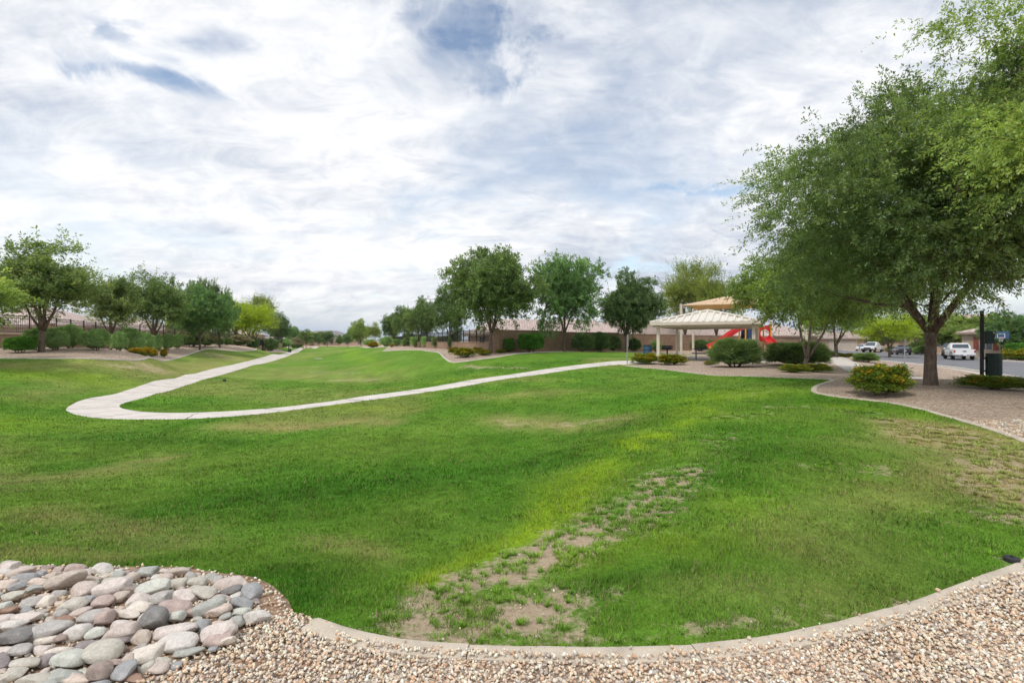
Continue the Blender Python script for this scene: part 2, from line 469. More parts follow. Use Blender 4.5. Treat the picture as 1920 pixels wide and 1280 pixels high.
M['trim'] = paint('trim_paint', (.55, .46, .37), .7, .08, 3)
M['fascia'] = paint('fascia_paint', (.32, .24, .19), .7, .08, 3)
M['garage'] = paint('garage_paint', (.5, .43, .36), .6, .06, 3)
M['shutter'] = paint('shutter_red', (.28, .07, .05), .6, .1, 3)
M['glass'] = paint('window_glass', (.06, .08, .1), .06, .1, 2, spec=.9)
M['iron'] = paint('black_iron', (.015, .015, .017), .5, .2, 5)
M['cream'] = paint('cream_paint', (.68, .6, .49), .5, .07, 2.5)
M['cream_roof'] = paint('cream_metal', (.72, .67, .58), .42, .07, 1.2)
M['canvas'] = leaf_mat('shade_fabric', .3, .9, .1)
M['red'] = paint('red_plastic', (.62, .025, .03), .35, .08, 3, coat=.3)
M['yellow'] = paint('yellow_paint', (.75, .42, .03), .4, .08, 3)
M['blue'] = paint('navy_coating', (.03, .055, .14), .45, .1, 4)
M['blue_bin'] = paint('blue_bin_paint', (.04, .1, .17), .55, .15, 4)
M['green_dark'] = paint('dark_green_paint', (.012, .035, .028), .5, .2, 6)
M['black'] = paint('black_paint', (.012, .012, .013), .5, .2, 6)
M['galv'] = paint('galvanised_steel', (.45, .46, .47), .45, .15, 8, metal=.6)
M['white_paint'] = paint('white_car_paint', (.8, .8, .8), .3, .03, 2, coat=.5)
M['dark_paint'] = paint('dark_car_paint', (.03, .035, .045), .25, .1, 2, coat=.6)
M['grey_paint'] = paint('grey_car_paint', (.12, .13, .14), .3, .1, 2, coat=.5)
M['tyre'] = paint('tyre_rubber', (.02, .02, .02), .85, .2, 9)
M['rim'] = paint('rim_alloy', (.4, .4, .42), .35, .1, 4, metal=.8)
M['tail'] = paint('tail_lamp', (.4, .01, .01), .2, .1, 4, coat=.5)
M['headlamp'] = paint('head_lamp', (.7, .72, .75), .1, .05, 4)
M['chrome'] = paint('chrome', (.6, .6, .62), .2, .1, 4, metal=.9)
M['plastic_dark'] = paint('dark_trim', (.03, .03, .032), .6, .1, 5)
M['orange'] = paint('orange_rim_paint', (.7, .1, .03), .4, .1, 5)
M['board'] = paint('backboard_blue', (.05, .11, .22), .3, .15, 3)
M['white'] = paint('white_line_paint', (.75, .75, .75), .6, .05, 5)
M['hydrant'] = paint('hydrant_yellow', (.75, .5, .08), .45, .1, 5)
M['rock_hill'] = paint('mountain_rock', (.2, .16, .14), .95, .35, .012, spec=.1)

def mk_rock(i, c, c2):
    m, nt, bs = newmat('cobble_stone')
    co = coord(nt)
    n = noise(nt, 9, 6, .62, co, .4); n2 = noise(nt, 70, 4, .7, co); n3 = noise(nt, 3.5, 3, .5, co, 1.2)
    r = ramp(nt, n.outputs[0], [(.25, tuple(x * .78 for x in c)), (.5, c), (.72, c2)])
    sp = ramp(nt, n2.outputs[0], [(.28, (.72, .7, .68)), (.5, (1, 1, 1)), (.75, (1.14, 1.13, 1.1))])
    col = mixc(nt, 1.0, r.outputs[0], sp.outputs[0], 'MULTIPLY')
    st = ramp(nt, n3.outputs[0], [(.56, (0, 0, 0)), (.66, (.45, .45, .45))])
    col = mixc(nt, st.outputs[0], col, tuple(x * .6 for x in c2))
    nt.links.new(col, bs.inputs['Base Color']); bs.inputs['Roughness'].default_value = .8; bs.inputs['Specular IOR Level'].default_value = .25
    bump(nt, bs, math_(nt, 'ADD', n2.outputs[0], n.outputs[0]), .35, .012)
    return m
# ------------------------------------------------------------------ ground regions (world x, y)
def W(*pts):  return [tuple(P(u, v, z)[:2]) for u, v, z in pts]
PATH_OUT = W((1225,678.5,30.2),(1160,683.5,30.6),(1020,701,27.2),(880,722.5,23.6),(700,749,20.2),(583,764,18.2),(474,777,16.6),(365,785,15.7),(292,786,15.5),(197,784,15.7),(146,778,16.3),(124,767,17.6),(157,753,20),(219,738,22.8),(328,711,31),(437,684,48),(525,665,80),(583,653,165),(592,650,200))
PATH_IN = W((1225,671.5,33.2),(1160,676,32.8),(1020,692,29.3),(880,712,25.6),(700,740,22.2),(620,752,20.3),(510,765,18.7),(401,772,17.5),(310,773.5,17.2),(255,770.5,17.6),(224,762,18.6),(241,752,20.2),(292,738,22.9),(378,711,31),(474,684,48),(547,664,82),(592,653,165),(600,650,200))
PATH_OUT, PATH_IN = smooth(PATH_OUT, 6), smooth(PATH_IN, 6)
PATH = PATH_OUT + PATH_IN[::-1]
# edges of the lawn
KERB_NEAR = smooth(W((596,1163,2.92),(620,1174,2.87),(660,1189,2.8),(740,1204,2.72),(860,1212,2.68),(1000,1215,2.67),(1160,1216,2.66),(1300,1212,2.68),(1450,1196,2.76),(1600,1166,2.92),(1740,1126,3.16),(1850,1088,3.43),(1935,1045,3.75))
  + [(5.15,4.85),(6.6,6.1)] + W((1935,838,7.2),(1850,805,8.4),(1760,778,9.7),(1680,759,11),(1600,748,11.9),(1545,741,12.6),(1522,733,13.3),(1530,722,14.6),(1558,713,16.3),(1530,711,17),(1480,709,17.8),(1400,706.5,19.3),(1327,703,20.8),(1234,692,26),(1165,684.3,30.3)), 6)
EDGE_R = [tuple(ray(1130, 658.6)[:2])] + [tuple(at(u, z)[:2]) for u, z in ((1440,44),(1330,47),(1240,49.5),(1160,50),(1064,46),(1007,42),(970,39.5),(935,37.5),(904,36.6),(867,35.8),(844,36.3),(832,40),(822,46),(800,52),(785,57),(745,62),(719,66),(722,74),(728,82),(705,90),(687,97),(680,104),(674,110),(668,150),(655,225))]
EDGE_R = smooth(EDGE_R[1:], 5)
EDGE_L = [tuple(at(u, z)[:2]) for u, z in ((598,225),(590,190),(560,150),(520,112),(531,100),(541,93),(510,86),(484,79),(478,69),(455,64),(426,61),(383,58),(330,45),(280,34),(225,30.5),(170,28.5),(90,27.5),(0,27),(-120,26),(-350,26))]
EDGE_L = smooth(EDGE_L, 5)
ROCK = W((-260,1045,3.9),(0,1057,3.72),(60,1060,3.69),(157,1066,3.66),(280,1062,3.68),(360,1062,3.67),(400,1072,3.6),(475,1082,3.54),(522,1112,3.32),(545,1150,3.05),(470,1172,2.9),(455,1190,2.82),(408,1226,2.65),(306,1258,2.5),(250,1290,2.36),(180,1420,1.97),(-260,1500,1.75))
ROCK = smooth(ROCK, 4)
LAWN_FRONT = W((545,1150,3.05),(522,1112,3.32),(475,1082,3.54),(400,1072,3.6),(360,1062,3.67),(280,1062,3.68),(157,1066,3.66),(60,1060,3.69),(0,1057,3.72),(-260,1045,3.9)) + [(-9, 4.4), (-30, 6)]
SLABPAD = [(9.2, 34.6), (15.6, 31.2), (20.4, 40.2), (13.6, 43.8)]
LAWN = KERB_NEAR + W((1225,678.5,30.2),(1225,671.5,33.2)) + [(9.6, 37.5), (14.5, 45.5)] + EDGE_R + EDGE_L + [(-60, 10)] + LAWN_FRONT[::-1][0:0] + LAWN_FRONT[::-1]
LAWN = [p for i, p in enumerate(LAWN) if i == 0 or (abs(p[0] - LAWN[i-1][0]) + abs(p[1] - LAWN[i-1][1])) > 1e-4]
ROAD = [(14.4/.92 + .4/.92*y, y) for y in (2, 20, 28, 36, 46, 56, 75, 100, 135)] 
ROAD_N = smooth([(15.9, 2), (24.0, 20), (27.5, 27.5), (30.9, 33.5), (34.9, 43), (38.2, 53), (43, 66), (48, 82), (52, 95), (58, 120)], 5)
ROAD_F = smooth([(29, 2), (37.5, 20), (47.4, 44.6), (53.6, 58), (60.5, 68), (64, 80), (68, 95), (72, 120)], 5)
ROAD = ROAD_N + ROAD_F[::-1]
def offset(line, d):
    out = []
    for i, p in enumerate(line):
        a = line[max(i - 1, 0)]; b = line[min(i + 1, len(line) - 1)]
        tx, ty = b[0] - a[0], b[1] - a[1]; l = math.hypot(tx, ty) or 1
        out.append((p[0] - ty / l * d, p[1] + tx / l * d))
    return out
APRON = ROAD_N + offset(ROAD_N, 1.15)[::-1]          # pale concrete gutter and kerb along the street
APRON_F = ROAD_F + offset(ROAD_F, -2.2)[::-1]
WALK = smooth(W((1537,670,38),(1549,676,33.5),(1570,685,29),(1588,695.5,25.2),(1626,700,23.6),(1696,708.5,22.3),(1760,714,21.6),(1816,718,21),(1925,727,20.2),(2100,742,19)), 5) + smooth(W((2100,734,20.6),(1925,719,21.8),(1816,712,22.8),(1760,707,23.6),(1685,700.5,24.8),(1640,691.5,26.5),(1604,680,32),(1576,670,39)), 5)
REGIONS = [('footpath', PATH, 'path'), ('sidewalk', WALK, 'concrete'), ('street', ROAD, 'asphalt'), ('gutter_strip', APRON, 'concrete'), ('far_pavement', APRON_F, 'concrete'),
           ('patio_slab', SLABPAD, 'slab'), ('soil_bed', ROCK, 'soil'), ('lawn', LAWN, 'lawn')]

def seg_field(x, y, pts):
    """1 on the line, falling to 0 with the radius given at each (x, y, r)"""
    best = np.zeros(x.shape)
    if len(pts) == 1: pts = pts * 2
    for (x0, y0, r0), (x1, y1, r1) in zip(pts, pts[1:]):
        dx, dy = x1 - x0, y1 - y0; l2 = dx * dx + dy * dy
        t = np.clip(((x - x0) * dx + (y - y0) * dy) / l2, 0, 1) if l2 > 1e-9 else 0
        d2 = (x - x0 - t * dx) ** 2 + (y - y0 - t * dy) ** 2
        r = r0 + (r1 - r0) * t
        best = np.maximum(best, np.exp(-d2 / r ** 2))
    return best
ZONES = {
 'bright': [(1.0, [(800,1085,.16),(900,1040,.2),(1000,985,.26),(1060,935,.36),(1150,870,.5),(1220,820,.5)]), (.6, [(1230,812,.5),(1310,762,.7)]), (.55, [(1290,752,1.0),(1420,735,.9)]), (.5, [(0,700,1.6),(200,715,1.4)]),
    (.45, [(870,706,.9),(800,720,.7)]), (.5, [(655,655,1.5),(680,672,1.0),(720,700,.5)]), (.35, [(600,760,.7),(720,765,.7)]), (.55, [(1700,775,.4),(1620,765,.4)]), (.45,[(0,790,1.2),(60,800,1.0)]), (.4,[(930,1030,.5),(1300,1000,.35)]), (.35,[(1330,1010,.4),(1420,960,.4)])],
 'bare': [(.78, [(770,1150,.32),(860,1108,.42),(950,1070,.46),(1040,1022,.5),(1120,985,.52),(1200,945,.5),(1280,895,.4)]), (.8, [(740,1178,.18),(900,1160,.36),(1060,1140,.34)]), (.5,[(860,1135,.25),(980,1105,.3)]), (.42,[(1290,880,.3),(1380,820,.5)]),
    (.62, [(1770,812,.7),(1840,850,.9),(1895,900,.75),(1915,960,.4)]), (.55, [(1640,784,.3),(1760,800,.55)]), (.7, [(1865,998,.05),(1900,1003,.07)]), (.6, [(1895,1050,.08),(1850,1082,.06)]),
    (.55, [(1310,785,.3),(1420,774,.4)]), (.5, [(1450,762,.35),(1600,772,.4)]), (.62, [(630,712,.55),(700,713,.6)]), (.62, [(870,686,.8),(980,690,.5)]), (.5, [(590,697,.9),(660,699,.8)]), (.62, [(200,686,.6),(310,697,.9),(270,684,.8)]), (.5,[(380,660,1.8),(430,672,2.2)]),
    (.5, [(960,788,.55),(1140,790,.5)]), (.55, [(700,1192,.06),(1000,1204,.07),(1350,1202,.07),(1500,1180,.07),(1700,1132,.06)]), (.5,[(1180,1120,.06),(1200,1150,.06)]), (.42,[(1430,735,.5),(1380,740,.4)]), (.62,[(560,1142,.08),(640,1180,.07)]), (.5,[(1040,1100,.1),(1100,1180,.1)]), (.45,[(1420,1120,.12),(1470,1130,.12)]), (.42,[(1560,880,.4),(1700,890,.5)])],
 'dry': [(.75, [(960,787,.8),(1150,790,.7)]), (.85, [(430,800,.6),(560,797,.8),(720,788,.7)]), (.6, [(0,900,1.0),(150,892,.7),(300,860,.5)]), (.45, [(100,960,.4),(350,1010,.4)]), (.36, [(1480,1010,.35),(1640,970,.45),(1740,930,.4)]),
    (.7, [(-40,685,1.5),(120,688,1.6),(300,690,2.0)]), (.6, [(330,690,2),(440,668,4)]), (.5, [(620,1015,.22),(720,1040,.22)]), (1.5, [(1760,800,.7),(1850,850,1.0),(1910,920,.7)]), (.32, [(1350,1120,.25),(1500,1110,.25)]), (.4, [(560,703,2),(720,712,2)]), (.45,[(120,720,1.3),(60,745,1)]), (.5,[(0,1035,.3),(240,1045,.2)]), (.45,[(900,745,1.0),(1060,735,1.0)])],
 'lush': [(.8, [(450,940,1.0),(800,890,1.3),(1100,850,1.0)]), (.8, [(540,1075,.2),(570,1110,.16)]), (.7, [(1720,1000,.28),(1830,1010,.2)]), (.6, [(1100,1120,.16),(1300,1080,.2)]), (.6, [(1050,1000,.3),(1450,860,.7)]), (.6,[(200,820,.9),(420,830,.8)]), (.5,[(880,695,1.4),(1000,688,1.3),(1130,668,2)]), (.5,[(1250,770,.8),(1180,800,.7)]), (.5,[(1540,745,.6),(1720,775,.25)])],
}
_Z = {}
for k, lst in ZONES.items():
    _Z[k] = []
    for s, pts in lst:
        _Z[k].append((s, [(lambda q, r: (q[0], q[1], r))(ray(u, v), r) for u, v, r in pts]))
def fields(x, y):
    x = np.asarray(x, float); y = np.asarray(y, float)
    d = np.maximum(np.hypot(x, y), 2)
    # wobble the outlines
    wx = (fbm(x * .9 + 3, y * .9) - .5) * np.minimum(.16 * d, 1.2); wy = (fbm(x * .9 + 40, y * .9 + 8) - .5) * np.minimum(.16 * d, 1.6)
    o = {}
    for k, lst in _Z.items():
        f = np.zeros(x.shape)
        for s, pts in lst: f = np.maximum(f, s * seg_field(x + wx, y + wy, pts))
        o[k] = f
    return o
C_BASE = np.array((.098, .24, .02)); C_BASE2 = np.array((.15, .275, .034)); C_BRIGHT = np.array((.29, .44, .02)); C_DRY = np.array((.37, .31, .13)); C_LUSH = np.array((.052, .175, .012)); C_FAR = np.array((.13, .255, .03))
def turf_colour(x, y, f):
    n1 = fbm(x * .55, y * .35 + 5); n2 = fbm(x * 2.3 + 9, y * 1.7); n3 = fbm(x * .16 + 70, y * .12)
    c = C_BASE + (C_BASE2 - C_BASE) * np.clip((n1 - .35) / .3, 0, 1)[:, None]
    far = np.clip((y - 16) / 25, 0, 1)[:, None]
    c = c + (C_FAR - c) * far * .8
    def mixin(c, col, k): return c + (col - c) * np.clip(k, 0, 1)[:, None]
    c = mixin(c, C_LUSH, f['lush'] * .95)
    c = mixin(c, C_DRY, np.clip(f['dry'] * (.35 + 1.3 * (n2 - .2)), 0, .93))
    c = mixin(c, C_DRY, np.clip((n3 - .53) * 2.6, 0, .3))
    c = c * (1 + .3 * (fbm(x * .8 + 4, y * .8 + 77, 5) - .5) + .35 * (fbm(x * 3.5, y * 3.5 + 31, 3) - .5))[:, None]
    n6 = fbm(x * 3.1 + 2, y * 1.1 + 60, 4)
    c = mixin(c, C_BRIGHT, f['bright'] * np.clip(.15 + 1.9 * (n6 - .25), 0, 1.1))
    q = (x + .36 * y) / 1.7 + .5 * (n1 - .5)                       # faint mowing lanes along the green
    c = c * (1 + .06 * np.clip(np.sin(q * 2 * math.pi) * 1.6, -1, 1) * np.clip((y - 10) / 12, 0, 1))[:, None]
    return c

# one constrained triangulation of the whole ground, each triangle given to one region
def build_ground():
    rng = np.random.RandomState(3)
    pts = []
    s = math.log(.9)
    while True:
        y = math.exp(s) - 1.2
        if y > 380: break
        w = y + 1.2
        step = .0165 * w + .012
        tmax = 1.45 * w + 3
        xs = np.arange(-tmax, tmax, step * 1.15)
        xs = xs + rng.uniform(-.3, .3, len(xs)) * step
        ys = y + rng.uniform(-.3, .3, len(xs)) * .028 * w
        pts.append(np.stack([xs, ys], -1))
        s += .028
    pts = np.concatenate(pts)
    big = [(-3500, -600), (3500, -600), (3500, 5200), (-3500, 5200)]
    extra = []
    for r in (450, 700, 1200, 2200, 3300):
        for k in range(28):
            a = 2 * math.pi * k / 28; extra.append((r * math.sin(a), r * math.cos(a)))
    extra = [e for e in extra if e[1] > -550]
    for k in range(-7, 8):
        for j in range(1, 7): extra.append((k * 8, -1.5 - j * 8))
    vs = [tuple(p) for p in pts] + extra
    edges = []
    def add(poly):
        b = len(vs); vs.extend([tuple(p[:2]) for p in poly]); n = len(poly)
        edges.extend([(b + i, b + (i + 1) % n) for i in range(n)])
    for _, poly, _m in REGIONS: add(poly)
    add(big)
    out = delaunay_2d_cdt([Vector(v) for v in vs], edges, [], 0, 1e-5)
    v2 = np.array([tuple(v) for v in out[0]]); tri = np.array([f for f in out[2] if len(f) == 3], np.int32)
    z = G(v2[:, 0], v2[:, 1])
    # small unevenness of the turf and gravel, fading out with distance
    d = np.hypot(v2[:, 0], v2[:, 1])
    cen = v2[tri].mean(1)
    reg = np.full(len(tri), len(REGIONS), int)
    for i in range(len(REGIONS) - 1, -1, -1):
        reg[inside(cen[:, 0], cen[:, 1], REGIONS[i][1])] = i
    hard = np.zeros(len(v2), bool)
    for i, (nm, _, _m) in enumerate(REGIONS):
        if nm not in ('lawn', 'soil_bed'): hard[np.unique(tri[reg == i])] = True
    z = z + np.where(hard, 0, (fbm(v2[:, 0] * 1.5, v2[:, 1] * 1.5) - .5) * .05 * np.clip(1 - d / 40, 0, 1))
    v3 = np.column_stack([v2, z])
    # make normals point up
    a, b, c = v2[tri[:, 0]], v2[tri[:, 1]], v2[tri[:, 2]]
    cr = (b[:, 0] - a[:, 0]) * (c[:, 1] - a[:, 1]) - (b[:, 1] - a[:, 1]) * (c[:, 0] - a[:, 0])
    tri[cr < 0] = tri[cr < 0][:, ::-1]
    names = [(n, m) for n, _, m in REGIONS] + [('gravel_ground', 'gravel')]
    for i, (nm, mt) in enumerate(names):
        t = tri[reg == i]
        if not len(t): continue
        used, inv = np.unique(t, return_inverse=True)
        v = v3[used]; col = None
        if nm == 'lawn':
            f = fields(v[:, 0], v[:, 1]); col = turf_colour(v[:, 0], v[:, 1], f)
        me = np_mesh(nm, v, inv.reshape(t.shape), col, smooth=True)
        if nm == 'lawn':
            at_ = me.attributes.new('Bare', 'FLOAT', 'POINT'); at_.data.foreach_set('value', f['bare'].astype(np.float32))
        if nm == 'footpath':
            m = min(len(PATH_OUT), len(PATH_IN)); mid = []
            for k in range(200):
                a_ = PATH_OUT[int(k / 199 * (len(PATH_OUT) - 1))]; mid.append(a_)
            mid = np.array(mid); run = np.concatenate([[0], np.cumsum(np.hypot(*np.diff(mid, axis=0).T))])
            dd = ((v[:, None, :2] - mid[None]) ** 2).sum(-1); k = dd.argmin(1)
            val = np.zeros(len(v)); k2 = np.clip(k, 1, len(mid) - 2)
            tx = mid[k2 + 1] - mid[k2 - 1]; tl = np.maximum(np.hypot(tx[:, 0], tx[:, 1]), 1e-6)
            val = run[k2] + ((v[:, :2] - mid[k2]) * tx).sum(1) / tl
            at_ = me.attributes.new('Run', 'FLOAT', 'POINT'); at_.data.foreach_set('value', val.astype(np.float32))
        o = link_mesh(nm, me, None, M[mt]); tag(o, kind='structure')
build_ground()
print('ground', round(time.time() - T0, 1))

def sweep_kerb(name, line, w, h, seg, mat, jit=.012, sink=.06, side=0.0, seed=1):
    """kerb of separate cast lengths along a line on the ground"""
    rng = random.Random(seed); mb = MB()
    line = [np.array(p) for p in line]
    d = [0]
    for a, b in zip(line, line[1:]): d.append(d[-1] + float(np.hypot(*(b - a))))
    def pos(s):
        s = min(max(s, 0), d[-1]); i = max(1, int(np.searchsorted(d, s))); i = min(i, len(line) - 1)
        t = (s - d[i - 1]) / max(d[i] - d[i - 1], 1e-9); p = line[i - 1] * (1 - t) + line[i] * t
        tg = line[i] - line[i - 1]; return p, tg / max(np.hypot(*tg), 1e-9)
    s = 0
    prof = [(-.5, -1), (-.5, .55), (-.4, .9), (-.3, 1), (.3, 1), (.4, .9), (.5, .55), (.5, -1)]
    while s < d[-1] - .02:
        L = seg * rng.uniform(.75, 1.2); e = min(s + L, d[-1]); n = max(2, int((e - s) / .18))
        dz = rng.uniform(-jit, jit); rings = []
        for k in range(n + 1):
            q = s + (e - s - .006) * k / n; p, tg = pos(q); nx, ny = -tg[1], tg[0]
            gz = g1(p[0] + nx * side, p[1] + ny * side)
            rings.append([mb.bm.verts.new((p[0] + nx * (a * w * (1 + rng.uniform(-.04, .04)) + side), p[1] + ny * (a * w + side), gz + dz + (h * b + rng.uniform(-.003, .003) if b > 0 else -sink))) for a, b in prof])
        for r0, r1 in zip(rings, rings[1:]):
            for j in range(len(prof) - 1):
                mb.bm.faces.new((r0[j], r0[j + 1], r1[j + 1], r1[j]))
        mb.bm.faces.new(rings[0]); mb.bm.faces.new(rings[-1][::-1])
        s = e
    o = mb.build(name, mat, None, True, 50); tag(o, kind='structure'); return o
sweep_kerb('mow_kerb', KERB_NEAR, .13, .018, 1.15, M['kerb'], side=-.05, jit=.005)
sweep_kerb('bed_edging', [p for p in EDGE_R if p[1] < 130], .16, .05, 3, M['concrete'])
sweep_kerb('bed_edging', [p for p in EDGE_L if p[1] < 130], .16, .05, 3, M['concrete'])
sweep_kerb('street_kerb', offset(ROAD_N, .3), .16, .13, 3, M['concrete'])
sweep_kerb('street_kerb', offset(ROAD_F, -.3), .16, .13, 3, M['concrete'])

# ------------------------------------------------------------------ loose pebbles and grass blades
def ico():
    t = (1 + 5 ** .5) / 2
    v = np.array([(-1,t,0),(1,t,0),(-1,-t,0),(1,-t,0),(0,-1,t),(0,1,t),(0,-1,-t),(0,1,-t),(t,0,-1),(t,0,1),(-t,0,-1),(-t,0,1)], float)
    f = np.array([(0,11,5),(0,5,1),(0,1,7),(0,7,10),(0,10,11),(1,5,9),(5,11,4),(11,10,2),(10,7,6),(7,1,8),(3,9,4),(3,4,2),(3,2,6),(3,6,8),(3,8,9),(4,9,5),(2,4,11),(6,2,10),(8,6,7),(9,8,1)])
    return v / np.linalg.norm(v[0]), f
def rot_mats(rng, n):
    q = rng.randn(n, 4); q /= np.linalg.norm(q, axis=1)[:, None]; w, x, y, z = q.T
    return np.stack([1-2*(y*y+z*z), 2*(x*y-z*w), 2*(x*z+y*w), 2*(x*y+z*w), 1-2*(x*x+z*z), 2*(y*z-x*w), 2*(x*z-y*w), 2*(y*z+x*w), 1-2*(x*x+y*y)], -1).reshape(n, 3, 3)
PEB = np.array([(.7,.57,.46),(.74,.64,.53),(.64,.47,.34),(.78,.72,.63),(.68,.53,.39),(.56,.38,.26),(.52,.46,.42),(.76,.66,.53),(.46,.4,.37),(.68,.48,.36),(.8,.76,.7),(.6,.51,.44),(.76,.68,.58)])
PEB_OUT = offset(KERB_NEAR, 0)
def build_pebbles():
    rng = np.random.RandomState(11)
    lawn_out = LAWN
    P0 = []
    for (y0, y1, dens, lo, hi) in ((1.7, 3.4, 4300, .006, .0128), (3.4, 5.2, 2000, .008, .0155), (5.2, 9, 450, .011, .02)):
        xm = y1 * 1.15 + .6
        n = int(dens * (y1 - y0) * 2 * xm)
        x = rng.uniform(-xm, xm, n); y = rng.uniform(y0, y1, n)
        k = (np.abs(x) < y * 1.12 + .5)
        k &= ~inside(x, y, lawn_out)
        x, y = x[k], y[k]
        # distance to the kerb line: none on top of it except a few that spilled
        kl = np.array(KERB_NEAR[:80]); dd = np.full(len(x), 9.)
        for a, b in zip(kl, kl[1:]):
            ab = b - a; t = np.clip(((x - a[0]) * ab[0] + (y - a[1]) * ab[1]) / max((ab ** 2).sum(), 1e-9), 0, 1)
            dd = np.minimum(dd, np.hypot(x - a[0] - t * ab[0], y - a[1] - t * ab[1]))
        dd = np.where(x / y < (632 - 960) / 960, 9., dd)
        ok = (dd > .025 + .085 * fbm(x * 5, y * 5)) | (rng.rand(len(x)) < .025)
        inr = inside(x, y, ROCK); ok &= (~inr) | (rng.rand(len(x)) < .30)
        x, y, dd = x[ok], y[ok], dd[ok]
        r = lo + (hi - lo) * rng.rand(len(x)) ** 1.6
        top = np.where(dd < .11, .02, .0)
        P0.append(np.column_stack([x, y, G(x, y) + top + r * .35 + rng.rand(len(x)) * .012, r]))
    n = 5200; x = rng.uniform(-1.2, 9, n); y = rng.uniform(2.6, 9, n)
    k = inside(x, y, LAWN) & ~inside(x, y, ROCK); x, y = x[k], y[k]
    k = rng.rand(len(x)) < np.clip(fields(x, y)['bare'] - .3, 0, 1) * 1.4; x, y = x[k], y[k]
    r = rng.uniform(.003, .009, len(x)); P0.append(np.column_stack([x, y, G(x, y) + r * .3 + .004, r]))
    p = np.concatenate(P0); n = len(p)
    # a few strays on the soil and the bare turf
    v, f = ico(); S = np.stack([rng.uniform(.8, 1.45, n), rng.uniform(.65, 1.1, n), rng.uniform(.5, .85, n)], -1) * p[:, 3:4]
    Rm = rot_mats(rng, n)
    vv = v[None] * (1 + rng.uniform(-.32, .26, (n, 12, 1))) * S[:, None]
    vv = np.einsum('nij,nkj->nki', Rm, vv) + p[:, None, :3]
    ff = f[None] + (np.arange(n) * 12)[:, None, None]
    c = PEB[rng.randint(0, len(PEB), n)] * np.array((1.09, 1.07, 1.0)) * rng.uniform(.85, 1.18, (n, 1)); c = np.clip(c, .05, .85)
    me = np_mesh('gravel', vv.reshape(-1, 3), ff.reshape(-1, 3), np.repeat(c, 12, 0))
    m, nt, bs = newmat('pebble'); a = nd(nt, 'ShaderNodeAttribute', attribute_name='Col')
    nn = noise(nt, 160, 3, .6, coord(nt)); rr = ramp(nt, nn.outputs[0], [(.3, (.8, .8, .8)), (.7, (1.15, 1.15, 1.15))])
    nt.links.new(mixc(nt, 1.0, a.outputs['Color'], rr.outputs[0], 'MULTIPLY'), bs.inputs['Base Color']); bs.inputs['Roughness'].default_value = .85; bs.inputs['Specular IOR Level'].default_value = .2
    o = link_mesh('gravel', me, None, m); tag(o, 'loose tan, white and brown pebbles in front of the kerb', 'gravel', kind='stuff')
    print('pebbles', n)
build_pebbles()

